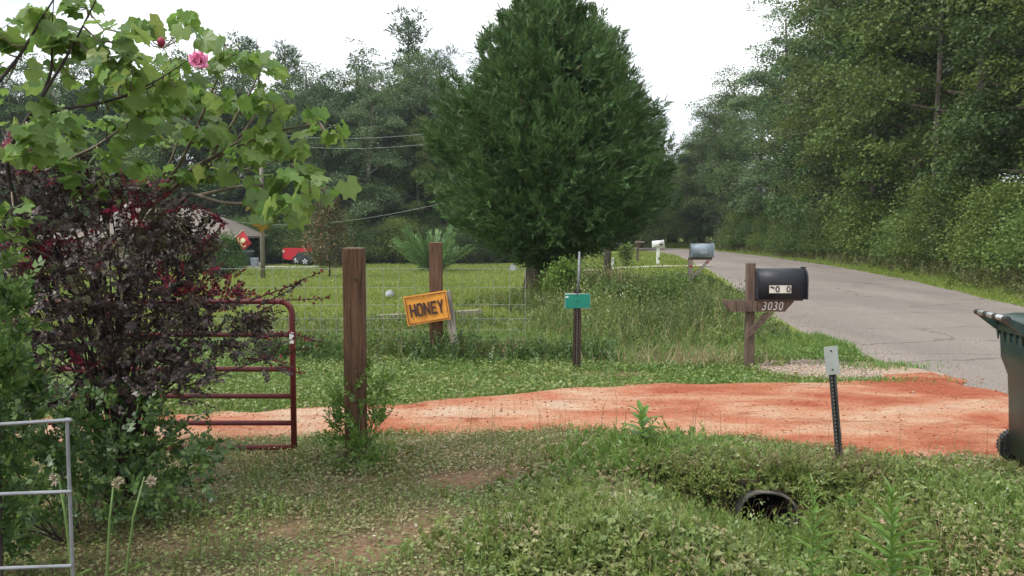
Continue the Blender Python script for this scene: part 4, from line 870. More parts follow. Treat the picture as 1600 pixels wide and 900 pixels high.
# ================================================================== TREES
def limb_path(start, d, length, up_bend, n=5, wob=0.08):
    pts = [np.array(start, float)]; d = np.array(d, float); d /= np.linalg.norm(d)
    for k in range(n):
        d = d + np.array([rng.normal(0, wob), rng.normal(0, wob), up_bend / n + rng.normal(0, wob * 0.6)]); d /= np.linalg.norm(d)
        pts.append(pts[-1] + d * length / n)
    return pts
def along(pts, f):
    x = f * (len(pts) - 1); i = min(int(x), len(pts) - 2); u = x - i
    return pts[i] * (1 - u) + pts[i + 1] * u
def broadleaf(H_, Rc, low, nl, ncl, per, leaf, tr=0.02, flat_=0.40, droop=0.25, shape=0.8, csize=0.62):
    """returns (trunk MB, leaf arrays). low = height where foliage starts (fraction)"""
    mb = MB(); lean = rng.normal(0, 0.02, 2)
    tp = [np.array([lean[0] * z * H_ + 0.04 * H_ * 0.2 * math.sin(z * 5), lean[1] * z * H_, z * H_]) for z in np.linspace(-0.02, 0.93, 8)]
    mb.tube(tp, [H_ * tr * (1 - 0.82 * k / 7) * (1.25 if k == 0 else 1) for k in range(8)], 9)
    cents = []; az = rng.uniform(0, 6.28)
    for i in range(nl):
        f = low + (0.95 - low) * ((i + rng.uniform(0, 1)) / nl); az += 2.4 + rng.normal(0, 0.35)
        u = (f - low) / (1 - low); rr = Rc * (math.sin(math.pi * min(max(u * 0.86 + 0.14, 0), 1)) ** shape) * rng.uniform(0.75, 1.12)
        st = along(tp, min(f * 0.93, 0.99)); el = 0.2 + 0.55 * u
        path = limb_path(st, (math.cos(az), math.sin(az), el), max(rr, 0.6), -droop * 0.6)
        r0 = H_ * tr * (1 - 0.8 * f) * 0.45
        mb.tube(path, [r0 * (1 - 0.85 * k / 5) + 0.008 for k in range(6)], 5, False)
        ns = max(2, int(ncl / nl))
        for s in range(ns):
            g = rng.uniform(0.28, 1.0); q = along(path, g); a2 = az + rng.normal(0, 0.9); ln = rng.uniform(0.15, 0.42) * rr * (1.15 - 0.5 * g)
            sp = limb_path(q, (math.cos(a2), math.sin(a2), rng.uniform(-0.1, 0.6)), ln, -droop, 3)
            if s % 2 == 0: mb.tube(sp, [r0 * 0.3 + 0.006, r0 * 0.2 + 0.005, 0.008, 0.005], 4, False)
            cents.append(sp[-1]);
            if rng.random() < 0.5: cents.append(along(sp, 0.55))
    for k in range(9): cents.append(along(tp, 1.0) + rng.normal(0, 1, 3) * np.array([0.55, 0.55, 0.6]) * Rc / 3.6)
    c = np.array(cents); N = len(c) * per; cs = np.repeat(c, per, 0)
    size = csize * (Rc / 3.6) ** 0.5 * np.repeat(rng.uniform(0.6, 1.35, len(c)), per)      # each clump a domed pad of leaves
    a = rng.uniform(0, 2 * np.pi, N); r = np.sqrt(rng.random(N)) * (0.85 + 0.3 * vnoise(a * 1.3 + np.repeat(rng.uniform(0, 50, len(c)), per), a * 0, 5))
    tilt = np.repeat(rng.normal(0, 0.28, (len(c), 2)), per, 0); ox, oy = r * np.cos(a), r * np.sin(a)
    oz = flat_ * (1.0 - 1.3 * r * r + rng.normal(0, 0.33, N)) + tilt[:, 0] * ox + tilt[:, 1] * oy
    pos = cs + np.stack([ox, oy, oz], 1) * size[:, None]
    ax = np.stack([ox, oy, -0.35 * r], 1) + rnd(N, 0.45); nrm = np.stack([0.7 * ox, 0.7 * oy, np.ones(N)], 1) + rnd(N, 0.5)
    L = leaf * rng.uniform(0.6, 1.25, N); return mb, leaves(pos, ax, nrm, L, L * rng.uniform(0.5, 0.75, N))
def pine(H_, Rc, low, nl, per, leaf):
    mb = MB(); tp = [np.array([0.15 * math.sin(z * 4), 0.1 * math.cos(z * 3), z * H_]) for z in np.linspace(-0.02, 1, 9)]
    mb.tube(tp, [H_ * 0.0095 * (1 - 0.75 * k / 8) for k in range(9)], 8); cents = []; az = 0
    for i in range(nl):
        f = low + (1 - low) * i / nl; az += 2.4; rr = Rc * (1 - 0.55 * ((f - low) / (1 - low))) * rng.uniform(0.5, 1.1)
        path = limb_path(along(tp, f), (math.cos(az), math.sin(az), 0.35), rr, 0.35, 4, 0.15); mb.tube(path, [0.05, 0.04, 0.03, 0.02, 0.012], 4, False)
        for g in (0.55, 0.8, 1.0): cents.append(along(path, g) + rng.normal(0, 0.25, 3))
    c = np.array(cents); N = len(c) * per; cs = np.repeat(c, per, 0); off = rnd(N) * np.array([0.42, 0.42, 0.26]); ax = off + np.array([0, 0, 0.25]) + rnd(N, 0.15)
    L = leaf * rng.uniform(0.7, 1.3, N); return mb, leaves(cs + off * 0.6, ax, rnd(N), L, L * 0.22)
def shrub(H_, Rc, ncl, per, leaf, flat_=0.6, csize=0.36, asp=(0.5, 0.75)):
    mb = MB(); cents = []
    for i in range(ncl):
        az = rng.uniform(0, 6.28); u = rng.random() ** 0.55; rr = Rc * math.sqrt(rng.random()) * (0.55 + 0.45 * math.sin(math.pi * min(0.95, u + 0.1)))
        q = np.array([rr * math.cos(az), rr * math.sin(az), H_ * (0.06 + 0.9 * u * (1 - 0.35 * (rr / Rc) ** 2))]); cents.append(q)
        if i % 3 == 0: mb.tube([np.array([q[0] * 0.1, q[1] * 0.1, -0.05]), q * np.array([0.55, 0.55, 0.6]), q], [0.02 * H_ / 2, 0.012 * H_ / 2, 0.004], 4, False)
    c = np.array(cents); N = len(c) * per; cs = np.repeat(c, per, 0); size = csize * np.repeat(rng.uniform(0.6, 1.3, len(c)), per)
    off = rnd(N) * np.array([1, 1, flat_]) * size[:, None]; pos = cs + off; pos[:, 2] = np.maximum(pos[:, 2], 0.02)
    ax = off + rnd(N, 0.25); ax[:, 2] += 0.0; nrm = np.array([0, 0, 1.0]) + rnd(N, 0.55); L = leaf * rng.uniform(0.6, 1.25, N)
    return mb, leaves(pos, ax, nrm, L, L * rng.uniform(asp[0], asp[1], N))

def proto(name, gen, bark, leafm):
    mb, (V, Fq) = gen; return (mb.mesh(name + '_trunk', bark, True), mesh_np(name + '_crown', V, Fq, M[leafm[0]]))
def plant(pr, kind, name, loc, s, rz, label, cat, group=None, sz=None, tparts=('trunk', 'crown')):
    t = thing(name, label, cat, loc, rz, group); t.scale = (s, s, sz or s)
    link(tparts[0], pr[0], t); o = link(tparts[1], pr[1], t); o.material_slots[0].link = 'OBJECT'; o.material_slots[0].material = M[kind]; o['kind'] = 'stuff'; return t
kinds = ['leaf_mid', 'leaf_yellow', 'leaf_dark', 'leaf_grey']
BL = [proto('broad', broadleaf(15, 3.9, 0.10, 28, 130, 190, 0.15, flat_=0.44, csize=0.92), M['bark'], kinds),
      proto('broad', broadleaf(15, 3.5, 0.16, 26, 125, 190, 0.145, flat_=0.34, droop=0.45, csize=0.92), M['pale_bark'], kinds),
      proto('broad', broadleaf(15, 4.3, 0.20, 26, 125, 195, 0.155, flat_=0.40, csize=1.0), M['bark'], kinds),
      proto('broad', broadleaf(15, 3.3, 0.06, 32, 150, 170, 0.145, flat_=0.52, shape=0.6, csize=0.84), M['bark'], kinds)]
PN = [proto('pine', pine(20, 3.4, 0.45, 34, 60, 0.38), M['pale_bark'], ['needle']), proto('pine', pine(20, 2.6, 0.62, 22, 50, 0.40), M['bark'], ['needle'])]
TH = proto('thin', broadleaf(18, 3.4, 0.45, 20, 110, 40, 0.20, tr=0.012, csize=0.6), M['pale_bark'], ['olive', 'leaf_grey'])
SH = [proto('shrub', shrub(3.0, 2.0, 120, 100, 0.115), M['bark'], kinds), proto('shrub', shrub(3.6, 1.9, 130, 100, 0.11, 0.45), M['bark'], kinds), proto('shrub', shrub(2.2, 1.8, 100, 95, 0.105, 0.7), M['bark'], kinds)]

# ---- right-hand wood along the road
GR = 'trees in the wood along the far road side'
ORD = 'first second third fourth fifth sixth seventh eighth ninth tenth eleventh twelfth thirteenth fourteenth fifteenth sixteenth seventeenth eighteenth nineteenth twentieth'.split()
ORD += ['twenty-' + q for q in ORD[:9]] + ['thirtieth'] + ['thirty-' + q for q in ORD[:9]]
CN = {'leaf_yellow': 'yellowish green', 'leaf_mid': 'green', 'leaf_dark': 'dark green', 'leaf_grey': 'grey green'}
def rx(Y, o): return float(roadR(Y)) + o
right = [ # Y, offset from the road edge, scale, type, colour
    (22, 8.5, 1.10, 0, 'leaf_yellow'), (25, 6.6, 1.00, 3, 'leaf_mid'), (28.5, 7.2, 1.15, 2, 'leaf_yellow'), (31, 5.8, 1.0, 1, 'leaf_dark'), (34, 7.4, 1.15, 0, 'leaf_mid'),
    (37, 5.6, 1.02, 2, 'leaf_mid'), (41, 6.6, 1.12, 1, 'leaf_yellow'), (44.5, 5.2, 0.98, 3, 'leaf_mid'), (48, 6.0, 1.05, 0, 'leaf_mid'), (52, 5.2, 1.0, 2, 'leaf_yellow'),
    (56, 5.6, 0.98, 1, 'leaf_mid'), (60.5, 4.6, 0.95, 3, 'leaf_dark'), (65, 5.0, 0.92, 0, 'leaf_dark'), (70, 4.6, 0.9, 1, 'leaf_grey'), (76, 4.8, 0.86, 2, 'leaf_dark'), (82, 5.5, 0.85, 0, 'leaf_dark'),
    (26, 12.5, 1.25, 1, 'leaf_dark'), (31, 12, 1.3, 3, 'leaf_dark'), (36, 12, 1.3, 0, 'leaf_dark'), (42, 11, 1.25, 2, 'leaf_dark'), (49, 11, 1.2, 1, 'leaf_dark'), (57, 10.5, 1.15, 3, 'leaf_dark'), (66, 10, 1.05, 2, 'leaf_dark'), (75, 10, 1.0, 1, 'leaf_dark'), (18, 11.5, 1.2, 2, 'leaf_mid'), (14, 12, 1.2, 1, 'leaf_dark')]
for i, (Y, o_, s, ty, kd) in enumerate(right):
    x = rx(Y, o_); lb = (ORD[i] + ' ' + CN[kd] + ' tree fronting the roadside wood, counted up the road') if i < 16 else 'dark leafy tree deep in the roadside wood behind its front row'
    plant(BL[ty], kd, 'leafy_tree', gp(x, Y), s * rng.uniform(0.94, 1.06) * (0.9 if Y < 30 else 1.1 if Y < 38 else 1.3) * (0.84, 1.16, 0.95, 1.08, 0.78, 1.2)[i % 6], i * 1.9, lb, 'tree', GR)
plant(PN[0], 'needle', 'pine_tree', gp(P(1365, 300, 46).x, 46), 1.05, 0.4, 'pine with a straight pale trunk showing inside the roadside wood', 'tree')
plant(PN[1], 'needle', 'pine_tree', gp(P(1465, 300, 38).x, 38), 1.0, 1.4, 'slim dark pine trunk showing among the roadside wood foliage', 'tree')
GS = 'bushes along the edge of the roadside wood'
for i in range(34):
    Y = 15 + i * 2.05 + rng.uniform(-0.5, 0.5); o_ = 4.0 + rng.uniform(-0.5, 0.9) - 0.012 * (Y - 15)
    kd = kinds[[0, 1, 2, 0, 1, 0, 2][i % 7]]; s = rng.uniform(0.75, 1.2)
    plant(SH[i % 3], kd, 'leafy_bush', gp(rx(Y, o_), Y), s, i * 1.3, ORD[i] + ' bush at the foot of the roadside wood, ' + CN[kd] + ', counted up the road', 'bush', GS, None, ('stems', 'foliage'))
# ---- wood closing the end of the road
GE = 'trees closing the far end of the road'
for i in range(20):
    X = -6 + i * 2.6 + rng.uniform(-1, 1); Y = (112 if i % 2 else 121) + rng.uniform(-3, 3) + (10 if X < 6 else 0) + 0.05 * X
    if X > roadR(min(Y, 128)) - 30: pass
    plant(BL[i % 4], 'leaf_grey' if i % 3 else 'leaf_dark', 'leafy_tree', gp(X + 8, Y + 6), rng.uniform(0.72, 0.98), i * 2.1, ORD[i] + ' tree across the far end of the road, counted toward the roadside wood', 'tree', GE)
for i, (px, Y, s_) in enumerate(((1015, 112, 0.78), (1045, 106, 0.76), (1072, 101, 0.80), (1098, 97, 0.92), (1120, 93, 1.08), (1142, 88, 1.22), (1085, 110, 0.95), (1128, 103, 1.2))):
    plant(BL[(i + 1) % 4], ('leaf_grey', 'leaf_dark', 'leaf_mid', 'leaf_dark')[i % 4], 'leafy_tree', gp(P(px, 390, Y).x, Y), s_, i * 1.3, ORD[i] + ' tree on the outside of the far road bend, counted toward the roadside wood', 'tree', 'trees on the far road bend')
for i in range(16):
    X = -2 + i * 2.4; Y = 106 + rng.uniform(-2, 3) + (8 if X < 8 else 0)
    plant(SH[i % 3], 'leaf_grey' if i % 2 else 'leaf_mid', 'leafy_bush', gp(X + 6, Y), rng.uniform(1.0, 1.7), i, ORD[i] + ' bush across the far end of the road, counted toward the roadside wood', 'bush', 'bushes at the far end of the road', None, ('stems', 'foliage'))

# ---- wood behind the field
GL = 'trees in the wood behind the field'
left = []
for i, px in enumerate(range(-120, 720, 34)):
    Y = 81 + rng.uniform(-2.5, 4); s = rng.uniform(1.08, 1.34)
    left.append((px + rng.uniform(-8, 8), Y, s, i % 4, ['leaf_dark', 'leaf_mid', 'leaf_dark', 'leaf_grey', 'leaf_dark'][i % 5]))
for i, px in enumerate(range(-100, 1000, 52)): left.append((px, 92 + rng.uniform(-2, 3), rng.uniform(1.1, 1.35), (i + 2) % 4, 'leaf_dark'))
for i, px in enumerate(range(720, 1010, 40)): left.append((px, 92 + rng.uniform(-2, 5), rng.uniform(0.8, 0.95), i % 4, ['leaf_dark', 'leaf_mid', 'leaf_grey'][i % 3]))
for i, (px, Y, s, ty, kd) in enumerate(left):
    x = P(px, 400, Y).x
    plant(BL[ty], kd, 'leafy_tree', gp(x, Y), s, i * 1.7, (ORD[i] + ' ' + CN[kd] + ' tree fronting the wood behind the field, from the house side') if i < 25 else ('dark leafy tree in the back rows of the wood behind the field' if px < 715 else ORD[i - 25] + ' tree of the wood glimpsed behind the big cedar'), 'tree', GL)
for i, (px, Y, s_, ty, kd) in enumerate(((470, 80, 1.0, 0, 'leaf_mid'), (520, 79, 0.95, 3, 'leaf_dark'), (610, 79, 1.05, 0, 'leaf_dark'), (655, 78.5, 0.9, 3, 'leaf_mid'), (700, 80, 0.95, 0, 'leaf_mid'), (430, 79, 0.95, 3, 'leaf_dark'), (550, 78, 0.8, 0, 'leaf_grey'))):
    plant(BL[ty], kd, 'leafy_tree', gp(P(px, 400, Y).x, Y), s_, i * 2.3, ORD[i] + ' dense low-branched tree before the wood, from the bare pole toward the cedar', 'tree', 'low trees before the wood')
plant(BL[1], 'leaf_grey', 'leafy_tree', gp(P(575, 400, 77).x, 77), 1.15, 3.0, 'tall pale grey green tree standing forward of the wood behind the field', 'tree')
plant(BL[3], 'leaf_dark', 'leafy_tree', gp(P(640, 400, 84).x, 84), 1.36, 1.0, 'tall dark rounded tree rising behind the pale grey green one', 'tree')
for px, Y, s, pr, kd, nm, lb in ((640, 92, 1.28, PN[1], 'needle', 'pine_tree', 'tall pine with open dark tufts rising highest above the wood'), (450, 84, 1.02, PN[0], 'needle', 'pine_tree', 'bushy pine topping the wood above the bare pole'),
                         (565, 90, 1.25, TH, 'olive', 'thin_tree', 'thin olive brown crown showing above the pale tree'), (735, 90, 1.19, TH, 'leaf_grey', 'thin_tree', 'thin pale crown against the sky beside the big cedar'), (385, 88, 1.10, PN[0], 'needle', 'pine_tree', 'pine rising behind the pink flowering bush'), (500, 90, 1.08, TH, 'olive', 'thin_tree', 'thin olive crown beside the bushy pine'), (690, 88, 1.04, PN[1], 'needle', 'pine_tree', 'slender pine between the tallest pine and the cedar')):
    plant(pr, kd, nm, gp(P(px, 400, Y).x, Y), s, px * 0.1, lb, 'tree')
for i, px in enumerate(range(380, 990, 24)):
    Y = 75.5 + rng.uniform(-1, 1.5) + (6 if px > 760 else 0); kd = ['leaf_dark', 'leaf_mid', 'leaf_dark'][i % 3]
    plant(SH[i % 3], kd, 'leafy_bush', gp(P(px, 400, Y).x, Y), rng.uniform(0.8, 1.4), i * 1.1, ORD[i] + ' bush below the wood behind the field, ' + CN[kd] + ', from the house side', 'bush', 'bushes below the wood behind the field', None, ('stems', 'foliage'))

# ---- the big cedar
def spray_set(base, axis, L, n_leaf, leafL, leafW, spread=0.5):
    """flat feathery sprays: scale leaves set along an axis"""
    N = len(base); axis = unit(axis); r = unit(np.cross(axis, rnd(N)))
    f = np.tile(np.linspace(0.1, 1.0, n_leaf), N); b = np.repeat(base, n_leaf, 0); a = np.repeat(axis, n_leaf, 0); rr = np.repeat(r, n_leaf, 0); LL = np.repeat(L, n_leaf)
    sgn = np.tile(np.where(np.arange(n_leaf) % 2, 1.0, -1.0), N)[:, None]
    pos = b + a * (f * LL)[:, None]; ax = a + rr * sgn * (spread * (1.15 - 0.7 * f))[:, None] + rnd(N * n_leaf, 0.16)
    nrm = np.cross(a, rr) + rnd(N * n_leaf, 0.3)
    l_ = leafL * rng.uniform(0.7, 1.3, N * n_leaf) * (1.15 - 0.4 * f); return leaves(pos, ax, nrm, l_, l_ * leafW)
bc = G(829, 472); YC = 20.2; bc = gp(P(829, 470, YC).x, YC)
cxm = P(857, 300, YC).x
zpix = lambda y: P(855, y, YC).z
prof_z = [zpix(v) for v in (412, 398, 380, 355, 325, 290, 240, 190, 150, 90, 40, 5, -14)]; prof_r = [0.15, 0.8, 1.55, 2.25, 2.66, 2.84, 2.80, 2.62, 2.40, 1.82, 1.25, 0.70, 0.2]
def crown_r(z): return np.interp(z, prof_z, prof_r)
tufts = []
NT = 1250
while len(tufts) < NT:
    z = rng.uniform(prof_z[0], prof_z[-1]); r = crown_r(z)
    if rng.random() > 0.25 + 0.75 * r / 2.85: continue
    th = rng.uniform(0, 2 * math.pi)
    lump = 1 + 0.30 * (float(fbm(th * 1.9 + 3, z * 1.1, 61, 3)) - 0.5) * 2
    f = 1 - 0.5 * rng.random() ** 1.7
    tufts.append((cxm + math.cos(th) * r * f * lump * 0.96, YC + math.sin(th) * r * f * lump * 0.96, z, th, f))
for k in range(150):   # second leader behind
    z = rng.uniform(zpix(330), zpix(15)); th = rng.uniform(0, 6.28); r = 0.62 * crown_r(z - 0.1) * (1 - 0.4 * rng.random() ** 2)
    tufts.append((cxm + 0.95 + math.cos(th) * r, YC + 1.3 + math.sin(th) * r, z - 0.25, th, 0.8))
T = np.array(tufts); NTt = len(T); ns = 17
el = np.interp(T[:, 2], [prof_z[0], zpix(330), zpix(230), zpix(60), prof_z[-1]], [0.0, 0.35, 0.8, 1.4, 2.2]) + rng.normal(0, 0.22, NTt)
tax = unit(np.stack([np.cos(T[:, 3]), np.sin(T[:, 3]), el], 1)); tl = rng.uniform(0.42, 0.80, NTt) * np.interp(T[:, 2], [0, zpix(60), zpix(-14)], [1, 0.95, 0.6])
fs = rng.random((NTt, ns)) ** 0.8
tb = T[:, None, :3] + tax[:, None] * (tl[:, None, None] * (fs[..., None] - 0.7)) + rng.normal(0, 0.115, (NTt, ns, 3)) * (1.15 - fs[..., None])
sa = tax[:, None] + rng.normal(0, 0.42, (NTt, ns, 3)) * np.array([1, 1, 0.8])
V1, F1 = spray_set(tb.reshape(-1, 3), sa.reshape(-1, 3), rng.uniform(0.15, 0.28, NTt * ns), 9, 0.10, 0.26)
# dense interior
N = 24000; z = rng.uniform(prof_z[1], zpix(15), N); th = rng.uniform(0, 6.28, N); r = crown_r(z) * 0.70 * np.sqrt(rng.random(N))
pos = np.stack([cxm + r * np.cos(th), YC + r * np.sin(th), z], 1); V2, F2 = leaves(pos, rnd(N) + np.array([0, 0, 0.5]), rnd(N), np.full(N, 0.20), np.full(N, 0.06))
V, Fq = join([(V1, F1), (V2, F2)])
t = thing('cedar_tree', 'huge dense dark green cedar standing alone behind the fence', 'tree', bc)
V = V - np.array(bc)
o = link('crown', mesh_np('cedar_crown', V, Fq, M['cedar_leaf']), t); o['kind'] = 'stuff'
tm = MB(); tz = [-0.2, 0.0, 0.25, 0.7, 1.2, 2.2, 4.0, 5.6]; rings = []
for i, z in enumerate(tz):
    rr = [0.34, 0.29, 0.22, 0.20, 0.19, 0.15, 0.10, 0.04][i]; ox = (cxm - bc.x) * min(1, (max(z, 0) / 5)) + 0.05 * z * (z < 1.3)
    rings.append([(ox + (rr * (1 + 0.14 * math.sin(3 * a + z) + 0.09 * math.sin(7 * a + 2 * z))) * math.cos(a), (rr * (1 + 0.14 * math.sin(3 * a + z) + 0.08 * math.cos(5 * a))) * math.sin(a), z) for a in np.linspace(0, 2 * math.pi, 25)[:-1]])
tm.loft(rings).build('trunk', M['cedar_bark'], t, True)
for (a, b, c_, r) in (((0.1, 0, 0.35), (0.42, -0.05, 0.85), (0.95, -0.1, 1.75), 0.085), ((0.05, 0, 0.8), (-0.25, -0.1, 1.3), (-0.8, -0.2, 2.0), 0.08), ((0.1, -0.05, 0.9), (0.2, -0.5, 1.4), (0.3, -1.0, 2.2), 0.07)):
    MB().tube([a, b, c_], [r, r * 0.8, r * 0.5], 7).build('branch', M['cedar_bark'], t, True)

# ---- magnolia, round bush and others near the house
M['magnolia'] = leafmat('magnolia', [(0, (0.055, 0.085, 0.03)), (0.5, (0.10, 0.135, 0.05)), (0.6, (0.16, 0.095, 0.045)), (0.92, (0.26, 0.15, 0.07)), (1, (0.30, 0.31, 0.22))], 0.4, 0.15, spec=0.5)
bmg = G(515, 433); mb = MB(); mb.tube([(0, 0, -0.1), (0.02, 0, 0.8), (0, 0, 2.7)], [0.055, 0.045, 0.015], 7); k = bmg.y / F; Hm = 131 * k
cents = []
for i in range(330):
    z = rng.uniform(0.14, 0.98); r = np.interp(z, [0.05, 0.2, 0.38, 0.5, 0.7, 0.85, 1.0], [14, 24, 38, 34, 24, 16, 4]) * k * rng.random() ** 0.4; a = rng.uniform(0, 6.28)
    q = np.array([r * math.cos(a), r * math.sin(a), z * Hm]); cents.append(q)
    if i % 3 == 0: mb.tube([(0, 0, z * Hm * 0.85), q], [0.014, 0.006], 4, False)
c = np.repeat(np.array(cents), 30, 0); N = len(c); off = np.clip(rnd(N, 1), -2, 2) * 0.12; L = rng.uniform(0.11, 0.18, N)
V, Fq = leaves(c + off, off + np.array([0, 0, 0.12]) + rnd(N, 0.05), rnd(N), L, L * 0.42)
t = thing('magnolia_tree', 'young magnolia with rusty backed glossy leaves in front of the dark car', 'tree', bmg)
mb.build('trunk', M['bark'], t, True); o = link('crown', mesh_np('magnolia_crown', V, Fq, M['magnolia']), t); o['kind'] = 'stuff'
M['arbor'] = leafmat('arbor', [(0, (0.045, 0.09, 0.025)), (0.7, (0.075, 0.14, 0.035)), (1, (0.16, 0.22, 0.06))], 0.5, 0.25)
def bush_at(name, label, px, py, wpx, hpx, m, ncl=90, per=60, leaf=0.12, cs=0.3, flat_=0.6, Y=None):
    b = G(px, py) if Y is None else gp(P(px, py, Y).x, Y); k = b.y / F; mb, (V, Fq) = shrub(hpx * k, wpx * k / 2, ncl, per, leaf, flat_, cs)
    t = thing(name, label, 'bush', b); mb.build('stems', M['bark'], t); o = link('foliage', mesh_np(name, V, Fq, m), t); o['kind'] = 'stuff'; return t
M['lime_leaf_far'] = leafmat('lime_leaf_far', [(0, (0.10, 0.16, 0.04)), (1, (0.21, 0.28, 0.08))], 0.45, 0.35)
bush_at('round_bush', 'dense rounded green bush at the corner of the house', 352, 431, 62, 64, M['arbor'], 130, 60, 0.10, 0.20, 0.9)
M['pale_leaf'] = leafmat('pale_leaf', [(0, (0.13, 0.18, 0.045)), (0.6, (0.20, 0.25, 0.07)), (1, (0.29, 0.33, 0.13))], 0.5, 0.3)
bush_at('pale_bush', 'pale yellow green bush below the house wall', 300, 432, 70, 40, M['pale_leaf'], 80, 50, 0.11, 0.22)
bush_at('pale_bush', 'pale feathery weed clump beyond the stout pole', 977, 418, 14, 40, M['pale_leaf'], 30, 40, 0.14, 0.12)
bush_at('verge_bush', 'leafy green sapling bush growing against the cedar trunk', 880, 480, 56, 78, M['lime_leaf_far'], 60, 36, 0.085, 0.13, 0.7, 17.6)
bush_at('verge_bush', 'bushy green weed heap on the verge before the silver grey mailbox', 1048, 478, 92, 62, M['leaf_mid'], 80, 45, 0.07, 0.15, 0.7, 17.0)
bush_at('verge_bush', 'low dark weed heap on the verge between cedar and road', 960, 490, 110, 46, M['leaf_dark'], 80, 45, 0.07, 0.16, 0.6, 17.2)
# upswept feathery shrub behind the second post
b = G(675, 418); b = gp(P(675, 410, 60).x, 60); k = b.y / F; N = 46; az = rng.uniform(0, 6.28, N); e = rng.uniform(0.6, 2.2, N)
ax = unit(np.stack([np.cos(az), np.sin(az), e], 1)); Ls = rng.uniform(50, 82, N) * k
V, Fq = spray_set(np.tile(np.array([0, 0, 0.1]), (N, 1)) + rnd(N, 0.15), ax, Ls, 44, 0.42, 0.28, 0.9)
t = thing('feathery_shrub', 'light green feathery shrub with upswept fronds behind the second brown post', 'bush', b)
mb = MB(); [mb.tube([(0, 0, -0.05), tuple(ax[i] * Ls[i] * 0.9)], [0.03, 0.008], 4, False) for i in range(N)]
mb.build('stems', M['green_stem'], t); M['feather'] = leafmat('feather', [(0, (0.09, 0.16, 0.06)), (1, (0.19, 0.28, 0.12))], 0.5, 0.3)
o = link('fronds', mesh_np('feathery', V, Fq, M['feather']), t); o['kind'] = 'stuff'

# ================================================================== NEAR SHRUBS
def lobes_points(lobes, n):
    """points inside ellipsoids given as (x px, y px, distance, half width px, half height px)"""
    w_ = np.array([l_[3] * l_[4] for l_ in lobes], float); pick = rng.choice(len(lobes), n, p=w_ / w_.sum()); out_ = np.zeros((n, 3)); rel = np.zeros((n, 3))
    for i, k in enumerate(pick):
        px, py, Y, rx_, rz_ = lobes[k]; c_ = P(px, py, Y); s = Y / F; v = rng.normal(0, 1, 3); v /= np.linalg.norm(v); v *= rng.random() ** 0.38
        out_[i] = (c_.x + v[0] * rx_ * s, c_.y + v[1] * min(rx_, 100) * s * 0.85, c_.z + v[2] * rz_ * s); rel[i] = v
    return out_, rel
# ---- purple bush
lob = [(70, 330, 5.15, 100, 105), (225, 385, 4.95, 110, 70), (60, 470, 5.05, 110, 110), (190, 480, 4.95, 140, 100), (300, 470, 4.9, 85, 55), (370, 530, 4.85, 45, 34), (265, 570, 4.9, 105, 66), (110, 590, 5.05, 130, 62), (400, 500, 4.8, 26, 24), (290, 400, 4.9, 45, 36), (425, 560, 4.8, 18, 22), (30, 250, 5.2, 45, 40), (165, 315, 5.1, 80, 55), (255, 345, 5.0, 60, 38)]
pts, rel = lobes_points(lob, 1950)
hub = np.array([P(190, 700, 5.05).x, 5.05, 0.25])
axd = unit(pts - hub) * np.array([1, 1, 0.3]) + np.array([0.2, 0, 0.0]) + rng.normal(0, 1.0, (len(pts), 3)) * np.array([1, 1, 0.75])
nl_ = 15; Ls = rng.uniform(0.07, 0.17, len(pts))
red = (fbm(pts[:, 0] * 3.2 + 5, pts[:, 2] * 3.2 + pts[:, 1], 71, 3) + 0.10 * rel[:, 2] + 0.05 * rel[:, 0]) > 0.735
grn = (~red) & (rng.random(len(pts)) < 0.10)
M['purple_leaf'] = leafmat('purple_leaf', [(0, (0.030, 0.019, 0.021)), (0.5, (0.055, 0.034, 0.036)), (0.8, (0.10, 0.068, 0.064)), (1, (0.15, 0.13, 0.085))], 0.42, 0.12, spec=0.5)
M['crimson_leaf'] = leafmat('crimson_leaf', [(0, (0.06, 0.02, 0.026)), (0.5, (0.13, 0.022, 0.034)), (1, (0.34, 0.025, 0.055))], 0.45, 0.25, spec=0.4)
M['dull_leaf'] = leafmat('dull_leaf', [(0, (0.06, 0.05, 0.03)), (1, (0.13, 0.14, 0.07))], 0.45, 0.25, spec=0.4)
hubv = P(190, 715, 5.05); hubg = gp(hubv.x, 5.05)
t = thing('purple_bush', 'large bush with dark purple leaves and crimson young shoots in front of the gate', 'bush', hubg)
for sel, m_, nm in ((~red & ~grn, 'purple_leaf', 'purple_foliage'), (red, 'crimson_leaf', 'crimson_shoots'), (grn, 'dull_leaf', 'olive_foliage')):
    V, Fq = spray_set(pts[sel], axd[sel], Ls[sel], nl_, 0.029, 0.66, 1.4); o = link(nm, mesh_np(nm, V - np.array(hubg), Fq, M[m_]), t); o['kind'] = 'stuff'
mb = MB(); hv = np.array(hubg)
for i in range(0, len(pts), 34):
    a = np.array([rng.normal(0, 0.10), rng.normal(0, 0.08), 0]); q = pts[i] - hv; mid = q * np.array([0.35, 0.35, 0.55]) + np.array([0, 0, 0.12]) + rng.normal(0, 0.03, 3)
    mb.tube([a, mid * 0.5 + a * 0.5, mid, q, q + unit(axd[i]) * Ls[i] * 0.9], [0.010, 0.008, 0.006, 0.003, 0.0015], 4, False)
for k in range(9):
    a = np.array([rng.normal(0, 0.12), rng.normal(0, 0.08), -0.05]); q = pts[rng.integers(0, len(pts))] - hv; mb.tube([a, a * 0.6 + q * np.array([0.15, 0.15, 0.3]), q * np.array([0.45, 0.45, 0.7])], [0.026, 0.02, 0.01], 6, False)
o = mb.build('stems', M['red_twig'], t); o['kind'] = 'stuff'
